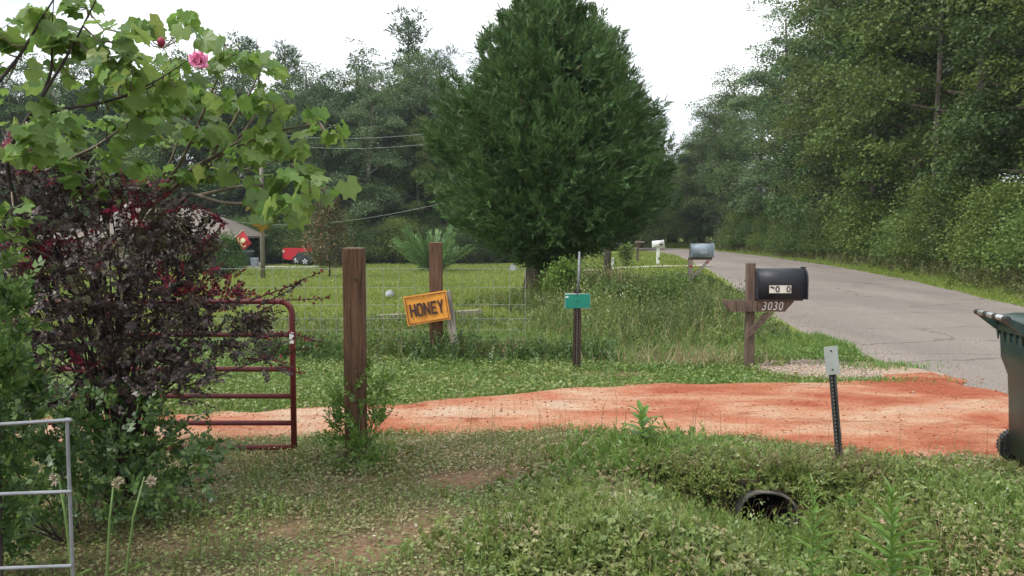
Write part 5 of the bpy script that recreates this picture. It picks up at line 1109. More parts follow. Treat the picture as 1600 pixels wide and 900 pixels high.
# wispy shoots reaching out past the gate
shoots = [((380, 500), (440, 470), (512, 466)), ((390, 470), (440, 452), (500, 425)), ((400, 530), (450, 520), (500, 535)), ((400, 480), (450, 455), (470, 440)), ((380, 560), (430, 560), (470, 585)), ((300, 400), (350, 350), (335, 340)), ((250, 330), (300, 320), (345, 345))]
for sh in shoots:
    q = [np.array(P(a, b, 4.8)) for a, b in sh]; qq = [along(q, f) for f in np.linspace(0, 1, 9)]
    mb = MB(); mb.tube([x - hv for x in qq], [0.004 - 0.0003 * k for k in range(9)], 4, False); o = mb.build('shoot', M['red_twig'], t)
    n_ = 26; b_ = np.array([along(q, f) for f in np.linspace(0.05, 1, n_)]); d_ = unit(q[2] - q[0])[None] + rng.normal(0, 0.9, (n_, 3)); V, Fq = leaves(b_, d_, rnd(n_), np.full(n_, 0.028), np.full(n_, 0.015))
    V2, F2 = leaves(b_ + rng.normal(0, 0.012, (n_, 3)), rng.normal(0, 1, (n_, 3)), rnd(n_), np.full(n_, 0.026), np.full(n_, 0.014)); V, Fq = join([(V, Fq), (V2, F2)])
    o2 = link('shoot_leaves', mesh_np('shoot_leaves', V - hv, Fq, M['crimson_leaf'] if rng.random() < 0.6 else M['purple_leaf']), o); o2['kind'] = 'stuff'
# ---- green undergrowth round its foot
def lobed_bush(name, label, lobes, n, per, leafL, leafW, m_, base, spread=1.2, twig='dark_twig', jit=0.35, Lr=(0.12, 0.26)):
    pts, rel = lobes_points(lobes, n); pts[:, 2] = np.maximum(pts[:, 2], H(pts[:, 0], pts[:, 1]) + 0.01); b = gp(*base); bv = np.array(b)
    ax = unit(pts - bv) * np.array([1, 1, 0.6]) + np.array([0, -0.15, 0.25]) + rng.normal(0, jit, (n, 3)); Ls = rng.uniform(Lr[0], Lr[1], n)
    V, Fq = spray_set(pts, ax, Ls, per, leafL, leafW, spread); t = thing(name, label, 'bush', b); o = link('foliage', mesh_np(name, V - bv, Fq, M[m_]), t); o['kind'] = 'stuff'
    mb = MB()
    for i in range(0, n, 9 if n < 200 else 60):
        q = pts[i] - bv; a = np.array([q[0] * 0.25, q[1] * 0.25, float(H(bv[0] + q[0] * 0.25, bv[1] + q[1] * 0.25)) - bv[2]]); mb.tube([a, a * 0.5 + q * 0.5 + np.array([0, 0, 0.02]), q, q + unit(ax[i]) * Ls[i]], [0.005, 0.004, 0.0025, 0.001], 4, False)
    o = mb.build('stems', M[twig], t); o['kind'] = 'stuff'; return t
M['vine_leaf'] = leafmat('vine_leaf', [(0, (0.04, 0.075, 0.028)), (0.5, (0.075, 0.125, 0.04)), (0.85, (0.12, 0.18, 0.055)), (0.96, (0.17, 0.23, 0.08)), (1, (0.25, 0.29, 0.15))], 0.42, 0.25, spec=0.45)
M['lime_leaf'] = leafmat('lime_leaf', [(0, (0.08, 0.14, 0.03)), (0.6, (0.13, 0.21, 0.05)), (1, (0.22, 0.29, 0.09))], 0.45, 0.35, spec=0.4)
M['side_leaf'] = leafmat('side_leaf', [(0, (0.06, 0.105, 0.03)), (0.6, (0.10, 0.165, 0.045)), (1, (0.18, 0.25, 0.09))], 0.45, 0.3, spec=0.4)
lobed_bush('leafy_undergrowth', 'dark green leafy undergrowth round the foot of the purple bush', [(50, 700, 4.45, 90, 110), (165, 690, 4.75, 100, 80), (275, 710, 4.9, 70, 55), (30, 610, 4.3, 55, 70), (110, 780, 4.3, 110, 45), (240, 765, 4.65, 85, 32), (20, 820, 3.9, 60, 50), (-10, 760, 3.7, 60, 120), (-30, 680, 3.8, 60, 80)], 800, 11, 0.040, 0.66, 'vine_leaf', (P(130, 760, 4.5).x, 4.5), 1.4, 'dark_twig', 0.9, (0.08, 0.2))
lobed_bush('lime_bush', 'light green lobed leaf bush at the edge beside the purple bush', [(2, 520, 3.7, 34, 70), (18, 475, 3.75, 26, 38), (-10, 600, 3.6, 34, 60), (-15, 440, 3.8, 28, 45), (-55, 520, 3.7, 45, 130)], 210, 11, 0.05, 0.55, 'side_leaf', (P(-10, 640, 3.7).x, 3.7), 1.2, 'dark_twig', 0.7, (0.08, 0.18))
lobed_bush('post_vine', 'light green creeper climbing round the foot of the thick brown post', [(548, 695, 5.85, 32, 24), (582, 660, 6.0, 16, 50), (590, 610, 6.1, 12, 50), (530, 650, 5.95, 14, 36), (556, 715, 5.75, 34, 14), (557, 640, 5.93, 14, 40)], 115, 11, 0.038, 0.6, 'lime_leaf', (P(556, 716, 5.9).x, 5.9), 1.3, 'green_stem', 0.5, (0.08, 0.2))

# ---- confederate rose: big lobed leaves, each a part
M['rose_leaf'] = leafmat('rose_leaf', [(0, (0.105, 0.175, 0.045)), (1, (0.17, 0.25, 0.07))], 0.42, 0.52, 0.0, spec=0.4)
m_ = M['rose_leaf']; t_ = m_.node_tree
oi = t_.nodes.new('ShaderNodeObjectInfo'); rp = ramp(t_, [(0, (0.105, 0.185, 0.05)), (0.5, (0.165, 0.26, 0.062)), (0.93, (0.20, 0.30, 0.085)), (0.975, (0.24, 0.30, 0.08)), (1, (0.45, 0.30, 0.06))]); t_.links.new(oi.outputs['Random'], rp.inputs['Fac'])
for l_ in list(t_.links):
    if l_.to_socket.name in ('Base Color',) : t_.links.remove(l_)
t_.links.new(rp.outputs['Color'], t_.nodes['Principled BSDF'].inputs['Base Color'])
for nd in t_.nodes:
    if nd.type == 'HUE_SAT': t_.links.new(rp.outputs['Color'], nd.inputs['Color'])
ang = [0, 12, 25, 38, 49, 60, 76, 92, 106, 126, 150, 172]; rad = [1.0, 0.80, 0.70, 0.82, 0.90, 0.78, 0.68, 0.76, 0.76, 0.66, 0.55, 0.18]
full = [(a, r) for a, r in zip(ang, rad)] + [(-a, r) for a, r in zip(ang[::-1], rad[::-1]) if a != 0]
leafm = []
for v in range(5):
    r2 = random.Random(v); mb = MB(); mb.v.append((0, 0, 0)); cup = r2.uniform(0.12, 0.3); dr = r2.uniform(0.15, 0.4)
    for a, r in full:
        rr = r * r2.uniform(0.92, 1.06); x, y = rr * math.cos(R(a)), rr * math.sin(R(a)); mb.v.append((x, y, cup * abs(y) * 0.9 - dr * x * abs(x) - 0.28 * y * y + 0.04 * math.sin(a * 0.12 + v)))
    n_ = len(full)
    for k in range(n_): mb.f.append((0, 1 + k, 1 + (k + 1) % n_))
    me = bpy.data.meshes.new('rose_leaf'); me.from_pydata(mb.v, [], mb.f); me.materials.append(m_); [setattr(p_, 'use_smooth', True) for p_ in me.polygons]; leafm.append(me)
rb = gp(P(150, 700, 5.7).x, 5.7); t = thing('rose_mallow', 'spreading shrub with big lobed light green leaves and a pink flower', 'bush', rb); rv = np.array(rb)
B = [[(170, 640, 5.7), (200, 480, 5.6), (225, 330, 5.4), (330, 245, 5.1), (430, 205, 4.9), (500, 192, 4.7)],
     [(170, 640, 5.7), (190, 480, 5.6), (215, 340, 5.4), (280, 262, 5.1), (320, 170, 4.8), (345, 110, 4.7), (352, 60, 4.6)],
     [(170, 640, 5.7), (210, 460, 5.5), (290, 300, 5.1), (310, 305, 5.0), (350, 318, 4.8), (420, 318, 4.6), (480, 302, 4.5), (512, 292, 4.4)],
     [(150, 640, 5.6), (60, 420, 5.0), (0, 250, 4.5), (55, 168, 4.3), (110, 80, 4.2), (150, 0, 4.1)],
     [(0, 250, 4.5), (60, 172, 4.4), (150, 165, 4.4), (230, 140, 4.4), (280, 112, 4.4)],
     [(0, 250, 4.5), (60, 176, 4.35), (170, 160, 4.3), (240, 130, 4.3), (300, 90, 4.3)],
     [(60, 165, 4.35), (82, 110, 4.3), (80, 60, 4.25), (84, 0, 4.2)], [(-30, 160, 4.2), (30, 90, 4.2), (70, 20, 4.2), (110, -40, 4.2)],
     [(160, 600, 5.6), (150, 400, 5.3), (90, 255, 4.9), (150, 230, 4.8), (215, 180, 4.7)],
     [(200, 480, 5.6), (240, 310, 5.3), (300, 262, 5.1), (370, 225, 5.0), (450, 155, 4.9)], [(225, 330, 5.4), (300, 280, 5.2), (400, 262, 5.0), (470, 240, 4.9)],
     [(215, 340, 5.4), (270, 250, 5.3), (300, 150, 5.2), (255, 75, 5.1)], [(240, 310, 5.3), (330, 262, 5.2), (405, 180, 5.1), (405, 110, 5.1), (400, 60, 5.0)], [(330, 245, 5.1), (390, 150, 4.95), (410, 100, 4.9)],
     [(180, 560, 5.6), (120, 420, 5.2), (30, 380, 4.7), (-20, 340, 4.5)], [(200, 480, 5.6), (160, 330, 5.3), (110, 200, 5.1), (60, 110, 5.0)], [(310, 305, 5.0), (400, 285, 4.8), (440, 300, 4.6), (450, 330, 4.5)]]
tips = []
for i, br in enumerate(B):
    q = [np.array(P(*c_)) for c_ in br]; n_ = (len(q) - 1) * 4
    qq = [along(q, k / n_) for k in range(n_ + 1)]
    for _ in range(2): qq = [qq[0]] + [(qq[k - 1] + 2 * qq[k] + qq[k + 1]) / 4 for k in range(1, n_)] + [qq[-1]]
    r0 = 0.017 if i in (0, 1, 2, 3, 8, 9) else 0.010
    mb = MB(); mb.tube([x - rv for x in qq], [r0 * (1 - 0.8 * k / n_) for k in range(n_ + 1)], 6, False); o = mb.build('branch', M['dark_twig'] if i in (3, 4, 5, 6, 7) else M['twig'], t, True)
    tips.append(qq)
EL = [(60, 150, 70, 95), (150, 120, 60, 50), (215, 110, 55, 45), (285, 120, 45, 45), (350, 78, 50, 32), (400, 125, 45, 45), (415, 185, 45, 38), (500, 190, 34, 26), (330, 180, 70, 45), (250, 200, 65, 50), (150, 220, 85, 50), (60, 260, 70, 55), (300, 290, 55, 28), (380, 265, 55, 22), (440, 288, 45, 28), (500, 287, 26, 22), (470, 235, 20, 25), (95, 62, 55, 30), (35, 45, 40, 35), (185, 55, 22, 18), (110, 18, 30, 14), (430, 325, 40, 16), (205, 285, 45, 35), (15, 340, 30, 40), (150, 300, 50, 25), (232, 50, 14, 10), (285, 38, 12, 8)]
allq = np.concatenate([np.array(q[len(q) // 3:]) for q in tips]); pet = MB(); placed = []
wE = np.array([e_[2] * e_[3] for e_ in EL], float) ** 0.75; wE /= wE.sum()
twg = MB()
for c_ in range(150):
    e_ = EL[c_ % len(EL)] if c_ < 2 * len(EL) else EL[rng.choice(len(EL), p=wE)]
    a, r = rng.uniform(0, 6.28), math.sqrt(rng.random()); px, py = e_[0] + e_[2] * r * math.cos(a), e_[1] + e_[3] * r * math.sin(a)
    scr = np.array([[800 + F * q[0] / q[1], HORIZON - F * (q[2] - EYE) / q[1]] for q in allq]); k = int(np.argmin(((scr - [px, py]) ** 2).sum(1)))
    Y = allq[k][1] + rng.normal(0, 0.12); tip = np.array(P(px, py, Y)); mid = (tip + allq[k]) / 2 - np.array([0, 0, 0.03])
    twg.tube([allq[k] - rv, mid - rv, tip - rv], [0.005, 0.004, 0.003], 4, False)
    for j in range(int(rng.integers(4, 8))):
        az = rng.uniform(0, 6.28); ln = rng.uniform(0.05, 0.12); d = np.array([math.cos(az), math.sin(az), rng.uniform(-0.25, 0.5)]); pos = tip + d / np.linalg.norm(d) * ln
        placed.append((pos, az, (0.036 + 0.05 * rng.random()) * (1.12 if px > 380 or py < 60 else 1.0), rng.uniform(0.0, 1.15), rng.normal(0, 0.55))); pet.tube([tip - rv, pos - rv], [0.002, 0.0015], 3, False)
o = twg.build('twigs', M['twig'], t); o['kind'] = 'stuff'; o = pet.build('petioles', M['green_stem'], t); o['kind'] = 'stuff'
placed.sort(key=lambda q: -q[2] / q[0][1]); rest = []
for i, (pos, az, sz, dr, rl) in enumerate(placed):
    Mx = Matrix.Translation(Vector(pos - rv)) @ Matrix.Rotation(az, 4, 'Z') @ Matrix.Rotation(dr, 4, 'Y') @ Matrix.Rotation(rl, 4, 'X') @ Matrix.Scale(sz, 4)
    if i < 300:
        o = link('leaf', leafm[i % 5], t); o.matrix_local = Mx
    else:
        me = leafm[i % 5]; rest.append((np.array([Mx @ v.co for v in me.vertices]), np.array([p_.vertices[:] for p_ in me.polygons])))
V, Fq = join(rest); M['rose_leaf2'] = leafmat('rose_leaf_mass', [(0, (0.105, 0.185, 0.05)), (0.5, (0.165, 0.26, 0.062)), (1, (0.20, 0.30, 0.085))], 0.42, 0.52, spec=0.4)
o = link('leaf_mass', mesh_np('leaf_mass', V, Fq, M['rose_leaf2'], True), t); o['kind'] = 'stuff'
# flower and bud
M['petal'] = mat('petal', (0.80, 0.30, 0.48), (0.68, 0.20, 0.38), 0.6, 9); M['bud'] = mat('bud', (0.32, 0.02, 0.06), (0.22, 0.015, 0.04), 0.6, 9)
fc = np.array(P(310, 95, 3.95)) - rv; fl = link('flower', MB().lathe([(0, -0.03), (0.02, -0.02), (0.012, 0.0), (0, 0.002)], 8).mesh('calyx', M['green_stem']), t); fl.location = Vector(fc); fl.rotation_euler = (R(55), R(25), 0)
pm = MB(); g = 6
for i in range(g + 1):
    for j in range(g + 1):
        u, v = i / g, j / g * 2 - 1; wv = 0.62 * math.sin(math.pi * min(1, u * 0.8 + 0.12)) ** 0.7; pm.v.append((u * 0.055, v * wv * 0.05, 0.030 * u * u - 0.02 * u * v * v + 0.004 * math.sin(v * 9) * u))
for i in range(g):
    for j in range(g): a = i * (g + 1) + j; pm.f.append((a, a + g + 1, a + g + 2, a + 1))
pme = pm.mesh('petal', M['petal'], True)
for ring, (n_, til, sc) in enumerate(((6, 0.15, 1.05), (6, -0.45, 0.95), (5, -0.95, 0.8), (4, -1.3, 0.6))):
    for k in range(n_):
        o = link('petal', pme, fl); o.rotation_euler = (rng.normal(0, 0.15), til + rng.normal(0, 0.15), 6.283 * k / n_ + ring * 0.5); o.scale = (sc * 0.78,) * 3
for (px, py, s) in ((252, 66, 0.021),):
    o = MB().lathe([(0, -1.2), (0.6, -0.8), (1, 0), (0.75, 0.8), (0, 1.25)], 8).xf(Matrix.Scale(s, 4)).build('bud', M['bud'], t, True); o.location = Vector(np.array(P(px, py, 4.15)) - rv)

# ================================================================== GROUND COVER (uncountable)
M['clover'] = leafmat('clover', [(0, (0.085, 0.12, 0.04)), (0.5, (0.135, 0.18, 0.065)), (0.85, (0.19, 0.23, 0.095)), (1, (0.28, 0.31, 0.17))], 0.42, 0.3, spec=0.45, alt=[(0, (0.13, 0.135, 0.055)), (0.55, (0.20, 0.20, 0.09)), (0.8, (0.27, 0.225, 0.13)), (1, (0.32, 0.21, 0.135))], cscale=1.1)
M['weed'] = leafmat('weed', [(0, (0.07, 0.115, 0.035)), (0.5, (0.115, 0.175, 0.05)), (0.9, (0.17, 0.23, 0.075)), (1, (0.25, 0.29, 0.14))], 0.42, 0.32, spec=0.45, alt=[(0, (0.11, 0.145, 0.045)), (0.7, (0.19, 0.22, 0.075)), (1, (0.25, 0.24, 0.12))], cscale=0.8)
M['lush'] = leafmat('lush', [(0, (0.085, 0.145, 0.035)), (0.6, (0.135, 0.21, 0.05)), (1, (0.20, 0.28, 0.085))], 0.42, 0.35, spec=0.4)
M['dark_weed'] = leafmat('dark_weed', [(0, (0.085, 0.11, 0.045)), (0.6, (0.13, 0.16, 0.065)), (1, (0.20, 0.22, 0.105))], 0.5, 0.35, spec=0.35)
M['grass'] = leafmat('grass', [(0, (0.10, 0.145, 0.04)), (0.6, (0.165, 0.21, 0.06)), (0.85, (0.23, 0.26, 0.09)), (1, (0.38, 0.33, 0.18))], 0.5, 0.3, spec=0.3)
M['field_grass'] = leafmat('field_grass', [(0, (0.19, 0.22, 0.055)), (0.6, (0.265, 0.295, 0.08)), (0.93, (0.34, 0.36, 0.125)), (1, (0.42, 0.37, 0.19))], 0.6, 0.35, spec=0.2, alt=[(0, (0.18, 0.215, 0.055)), (1, (0.27, 0.30, 0.09))], cscale=0.12)
M['straw'] = leafmat('straw', [(0, (0.16, 0.11, 0.065)), (0.6, (0.30, 0.23, 0.13)), (1, (0.42, 0.35, 0.22))], 0.7, 0.2, spec=0.2)
def stuff(name, parts, m_, label, cat):
    V, Fq = join(parts); return tag(link(name, mesh_np(name, V, Fq, m_)), label, cat, None, 'stuff')
def yn(X): return np.interp(X, ne[:, 0], ne[:, 1])
def yfar(X): return np.interp(X, fe[:, 0], fe[:, 1])
def near_ok(X, Y, slack=0.0): return (Y < yn(X) + slack + 0.75 * (fbm(X * 2.3, Y * 2.3, 77, 4) - 0.47))
def pts3(X, Y, dz=0): return np.stack([X, Y, H(X, Y) + dz], 1)
def tall_map(X, Y):
    """weed height across the near ground: worn lawn on one side, rank growth round the ditch"""
    h = 0.022 + 0.012 * fbm(X * 1.3, Y * 1.3, 81, 3)
    for (px, py, rx_, ry_, a) in ((1000, 725, 0.7, 0.5, 0.05), (1110, 735, 0.6, 0.4, 0.05), (930, 800, 0.55, 0.5, 0.05), (1150, 840, 0.8, 0.4, 0.07), (1450, 800, 1.3, 0.8, 0.06), (1350, 750, 0.5, 0.3, 0.04), (540, 725, 0.45, 0.35, 0.05), (330, 800, 0.6, 0.25, 0.05), (900, 870, 0.7, 0.3, 0.05), (1040, 880, 0.8, 0.35, 0.06)):
        x, d = flat(px, py); h = h + a * np.exp(-((X - x) / rx_) ** 2 - ((Y - d) / ry_) ** 2)
    return h
def sample(n, x0, x1, y0, y1): return rng.uniform(x0, x1, n), rng.uniform(y0, y1, n)
mouth = lambda X, Y: ~((np.abs(X - 1.62) < 0.19) & (Y > 5.12) & (Y < 5.42))
# near low leaves
X, Y = sample(330000, -4.4, 5.2, 2.4, 7.3); sm_ = soil_mask(X, Y); d = fbm(X * 1.7, Y * 1.7, 85, 4)
keep = near_ok(X, Y) & mouth(X, Y) & (rng.random(len(X)) > sm_ * 1.05) & (rng.random(len(X)) < (0.30 + 1.2 * d) * (1 - 0.45 * smooth(0.9, -0.3, X))) & (np.abs(X) < 0.68 * Y + 1.6)
X, Y = X[keep], Y[keep]; th_ = tall_map(X, Y); u = rng.random(len(X)); pos = pts3(X, Y, th_ * u)
ax = rnd(len(X)) * np.array([1, 1, 0.35]); nrm = np.array([0, 0, 1.0]) + rnd(len(X), 0.42); L = rng.uniform(0.014, 0.030, len(X)) * (1 + 1.6 * np.clip(th_ - 0.03, 0, 0.15) / 0.15)
stuff('lawn_weeds', [leaves(pos, ax, nrm, L, L * rng.uniform(0.5, 0.8, len(X)))], M['clover'], 'low clover and broadleaf weeds matting the worn lawn', 'weeds')
# leafy sprigs in the rank part
X, Y = sample(26000, -1.0, 5.2, 2.8, 7.0); th_ = tall_map(X, Y); keep = near_ok(X, Y, -0.15) & (rng.random(len(X)) < np.clip((th_ - 0.04) / 0.10, 0, 0.45)) & mouth(X, Y) & (np.abs(X) < 0.68 * Y + 1.6); X, Y = X[keep], Y[keep]; th_ = th_[keep]
ax = np.array([0, 0, 1.0]) + rnd(len(X), 0.38); stuff('ditch_weeds', [spray_set(pts3(X, Y), ax, th_ * rng.uniform(0.8, 1.7, len(X)), 12, 0.038, 0.5, 1.35)], M['weed'], 'rank leafy weeds filling the ditch round the culvert', 'weeds')
n_ = 620; X = rng.uniform(1.0, 2.25, n_); Y = rng.uniform(5.34, 5.62, n_); ax = np.array([0, -1.0, -0.1]) + rnd(n_, 0.5)
q = pts3(X, Y, 0.0); q[:, 2] = np.maximum(q[:, 2], -0.03) + 0.02
stuff('bank_weeds', [spray_set(q, ax, np.where(np.abs(X - 1.62) < 0.17, 0.06, 1) * rng.uniform(0.08, 0.22, n_) + 0.03, 12, 0.034, 0.5, 1.3)], M['weed'], 'weeds hanging over the lip of the culvert bank', 'weeds')
n_ = 700; X = rng.uniform(1.0, 2.4, n_); Y = rng.uniform(5.30, 5.75, n_); q = pts3(X, Y, 0.04); stuff('bank_straw', [blades(q, rng.uniform(0.06, 0.24, n_), np.full(n_, 0.0035), rng.uniform(0.5, 1.4, n_), rng.normal(-1.57, 0.9, n_))], M['straw'], 'dead brown stalks matted over the culvert bank', 'dry grass')
n_ = 260; X = np.where(rng.random(n_) < 0.5, rng.normal(1.32, 0.12, n_), rng.normal(1.93, 0.12, n_)); X[:60] = rng.uniform(1.35, 1.9, 60); Y = rng.uniform(4.6, 5.2, n_); k = mouth(X, Y); X, Y = X[k], Y[k]; n_ = len(X)
stuff('mouth_weeds', [spray_set(pts3(X, Y), np.array([0, 0, 1.0]) + rnd(n_, 0.35), rng.uniform(0.08, 0.20, n_), 12, 0.034, 0.48, 1.3)], M['weed'], 'weeds crowding the culvert mouth', 'weeds')
n_ = 230; X = rng.uniform(1.3, 1.95, n_); Y = rng.uniform(4.7, 5.11, n_)
stuff('sill_weeds', [spray_set(pts3(X, Y), np.array([0, 0, 1.0]) + rnd(n_, 0.35), rng.uniform(0.10, 0.23, n_), 12, 0.034, 0.48, 1.3)], M['weed'], 'weeds growing up before the culvert mouth', 'weeds')
n_ = 1000; X = rng.uniform(-3.2, 1.3, n_); Y = rng.normal(10.75, 0.22, n_); hh = rng.uniform(0.14, 0.36, n_) * (0.5 + fbm(X * 1.4, Y * 0.3, 131, 3)); k = fbm(X * 1.1, Y, 133, 2) > 0.40; X, Y, hh = X[k], Y[k], hh[k]; n_ = len(X)
stuff('fence_weeds', [spray_set(pts3(X, Y), np.array([0, 0, 1.0]) + rnd(n_, 0.45), hh, 14, 0.05, 0.5, 1.3)], M['vine_leaf'], 'bushy dark weeds heaped along the foot of the wire fence', 'weeds')
n_ = 800; X = np.concatenate([rng.normal(-0.45, 0.35, 300), rng.normal(2.1, 0.5, 500)]); Y = np.concatenate([rng.normal(10.7, 0.15, 300), rng.normal(10.3, 0.25, 500)])
stuff('dead_stalks', [blades(pts3(X, Y), rng.uniform(0.15, 0.45, n_), np.full(n_, 0.005), rng.uniform(0.3, 1.4, n_), rng.uniform(0, 6.28, n_))], M['straw'], 'tangled dead brown stalks by the fence foot and mailbox post', 'dry grass')
X, Y = sample(1500, 0.3, 2.3, 4.9, 6.6); c_ = np.exp(-((X - 0.95) / 0.5) ** 2 - ((Y - 5.85) / 0.35) ** 2); keep = rng.random(1500) < c_; X, Y = X[keep], Y[keep]
stuff('lush_weeds', [spray_set(pts3(X, Y), np.array([0, 0, 1.0]) + rnd(len(X), 0.3), rng.uniform(0.08, 0.19, len(X)), 12, 0.045, 0.42, 1.2)], M['lush'], 'bright green leafy weed clump by the edge of the clay driveway', 'weeds')
# near grass
X, Y = sample(60000, -4.4, 5.2, 2.4, 7.2); sm_ = soil_mask(X, Y); d = fbm(X * 2.6, Y * 2.6, 91, 3); keep = near_ok(X, Y, 0.05) & mouth(X, Y) & (rng.random(len(X)) > sm_) & (rng.random(len(X)) < np.clip(2.8 * (d - 0.36), 0.03, 1)) & (np.abs(X) < 0.68 * Y + 1.6)
X, Y = X[keep], Y[keep]; th_ = tall_map(X, Y); n_ = len(X)
hB = (0.035 + th_ * rng.uniform(0.5, 1.9, n_)); stuff('near_grass', [blades(pts3(X, Y), hB, np.clip(hB * 0.05, 0.003, 0.008), rng.uniform(0.1, 0.7, n_), rng.uniform(0, 6.28, n_))], M['grass'], 'short grass blades among the lawn weeds close by', 'grass')
X, Y = sample(9000, -4, 5, 2.6, 7); th_ = tall_map(X, Y); keep = near_ok(X, Y, 0.05) & (rng.random(9000) < np.clip(th_ * 5, 0.1, 0.8)) & (np.abs(X) < 0.68 * Y + 1.6); X, Y = X[keep], Y[keep]; n_ = len(X)
hB = np.clip(tall_map(X, Y) * rng.uniform(0.6, 2.6, n_), 0.03, 0.36); stuff('dry_stalks', [blades(pts3(X, Y), hB, np.full(n_, 0.0028), rng.uniform(0.2, 1.1, n_), rng.uniform(0, 6.28, n_))], M['straw'], 'dry straw coloured stalks scattered through the ditch weeds', 'dry grass')
# thin upright stalks along the driveway edge
X = rng.uniform(-0.5, 4.6, 90); Y = yn(X) - rng.uniform(-0.02, 0.5, 90); hB = rng.uniform(0.12, 0.42, 90); stuff('seed_grass', [blades(pts3(X, Y), hB, np.full(90, 0.004), rng.uniform(0.05, 0.3, 90), rng.uniform(0, 6.28, 90))], M['straw'], 'thin upright seed stalks along the near driveway edge', 'grass')
# tiny white blossoms
X, Y = sample(230, -3.5, 5, 3, 7); keep = near_ok(X, Y, -0.1); X, Y = X[keep], Y[keep]; n_ = len(X); M['blossom'] = mat('blossom', (0.75, 0.74, 0.66), (0.8, 0.8, 0.76), 0.7, 4)
q = pts3(X, Y, tall_map(X, Y) + 0.012); stuff('white_blossoms', [leaves(q, rnd(n_) * np.array([1, 1, 0.2]), np.array([0, 0, 1.0]) + rnd(n_, 0.3), np.full(n_, 0.009), np.full(n_, 0.008)), leaves(q, rnd(n_) * np.array([1, 1, 0.2]), np.array([0, 0, 1.0]) + rnd(n_, 0.3), np.full(n_, 0.009), np.full(n_, 0.008))], M['blossom'], 'tiny white blossoms dotted through the near weeds', 'flowers')

# bright short grass strip beyond the driveway
def notroad(X, Y, s=0.0): return (X < roadL(Y) - 0.05 + s + 0.35 * (fbm(X * 1.5, Y * 1.5, 95, 3) - 0.5))
notgravel = lambda X, Y: np.sqrt(((X - 3.75 + 0.25 * (Y - 9.7)) / 1.0) ** 2 + ((Y - 9.65) / 0.85) ** 2) > 0.92 + 0.3 * (fbm(X * 2, Y * 2, 51, 3) - 0.5)
X, Y = sample(120000, -8, 4.7, 6.9, 13.0); keep = (Y > yfar(X) - 0.14 + 0.8 * (fbm(X * 2.3, Y * 2.3, 97, 4) - 0.5)) & notroad(X, Y) & notgravel(X, Y) & (rng.random(len(X)) > 0.9 * soil_mask(X, Y)); X, Y = X[keep], Y[keep]; n_ = len(X)
hB = rng.uniform(0.04, 0.10, n_) * (1 + 0.8 * smooth(10.2, 11.5, Y)); stuff('verge_lawn', [blades(pts3(X, Y), hB, np.full(n_, 0.010), rng.uniform(0.2, 0.9, n_), rng.uniform(0, 6.28, n_))], M['lush'], 'bright short grass along the far edge of the driveway', 'grass')
X, Y = sample(60000, -8, 4.7, 6.9, 13.0); keep = (Y > yfar(X) - 0.05) & notroad(X, Y) & notgravel(X, Y) & (rng.random(len(X)) > soil_mask(X, Y)); X, Y = X[keep], Y[keep]; n_ = len(X); L = rng.uniform(0.025, 0.05, n_)
stuff('verge_clover', [leaves(pts3(X, Y, 0.02 + 0.06 * rng.random(n_)), rnd(n_) * np.array([1, 1, 0.4]), np.array([0, 0, 1.0]) + rnd(n_, 0.5), L, L * 0.7)], M['weed'], 'clover and small weeds in the grass beyond the driveway', 'weeds')
# rank weeds at the fence foot and on the verge up to the grey mailbox
def rank(X, Y):
    s = roadL(Y) - X
    a = 0.42 * np.exp(-((Y - 11.0) / 0.55) ** 2) * smooth(-4.5, -2.5, X) * smooth(1.6, 0.2, X)
    b = 0.36 * smooth(10.9, 12.5, Y) * smooth(34, 24, Y) * smooth(0.15, 1.2, s) * smooth(-0.6, 1.4, X - 0.02 * Y)
    c = 0.30 * np.exp(-((X - 0.2) / 1.3) ** 2 - ((Y - 19.3) / 1.6) ** 2) + 0.60 * np.exp(-((X - 1.9) / 1.0) ** 2 - ((Y - 17.8) / 2.0) ** 2) + 0.35 * np.exp(-((X - 3.4) / 0.7) ** 2 - ((Y - 15.5) / 2.0) ** 2)
    d = 0.22 * np.exp(-((X - 2.85) / 0.5) ** 2 - ((Y - 10.15) / 0.3) ** 2)
    e = 0.20 * np.exp(-((Y - 14.2) / 1.2) ** 2) * smooth(-8, -5, X) * smooth(1.5, 0, X)
    return (a + b + c + d + e) * (0.45 + 0.9 * fbm(X * 0.9, Y * 0.9, 101, 3))
X, Y = sample(44000, -6, 8, 9.6, 34); r_ = rank(X, Y); keep = (r_ > 0.06) & (rng.random(len(X)) < np.clip(r_ * 2.2, 0, 1) * np.clip(16 / Y, 0.3, 1)) & notroad(X, Y, -0.25); X, Y = X[keep], Y[keep]; r_ = r_[keep]; n_ = len(X)
lf = np.clip(Y / 13, 0.9, 1.8); sel = rng.random(n_) < 0.5 + 0.5 * (fbm(X * 0.7, Y * 0.7, 103, 2) - 0.5) * 3
for m2, s_, nm, lb in (('weed', sel, 'verge_weeds', 'tall leafy green weeds on the verge beside the mailboxes'), ('dark_weed', ~sel, 'dark_verge_weeds', 'darker rank weeds along the fence foot and verge')):
    parts = []
    for lo_, hi_, ll in ((9, 14, 0.055), (14, 20, 0.075), (20, 36, 0.11)):
        q = s_ & (Y >= lo_) & (Y < hi_)
        if q.any(): parts.append(spray_set(pts3(X[q], Y[q]), np.array([0, 0, 1.0]) + rnd(q.sum(), 0.35), r_[q] * rng.uniform(0.6, 1.6, q.sum()), 12, ll, 0.42, 1.25))
    stuff(nm, parts, M[m2], lb, 'weeds')
X, Y = sample(60000, -6, 8, 9.8, 34); r_ = rank(X, Y); keep = (r_ > 0.05) & (rng.random(len(X)) < np.clip(r_ * 3, 0, 1)) & notroad(X, Y, -0.1); X, Y = X[keep], Y[keep]; r_ = r_[keep]; n_ = len(X); hB = r_ * rng.uniform(0.5, 1.25, n_)
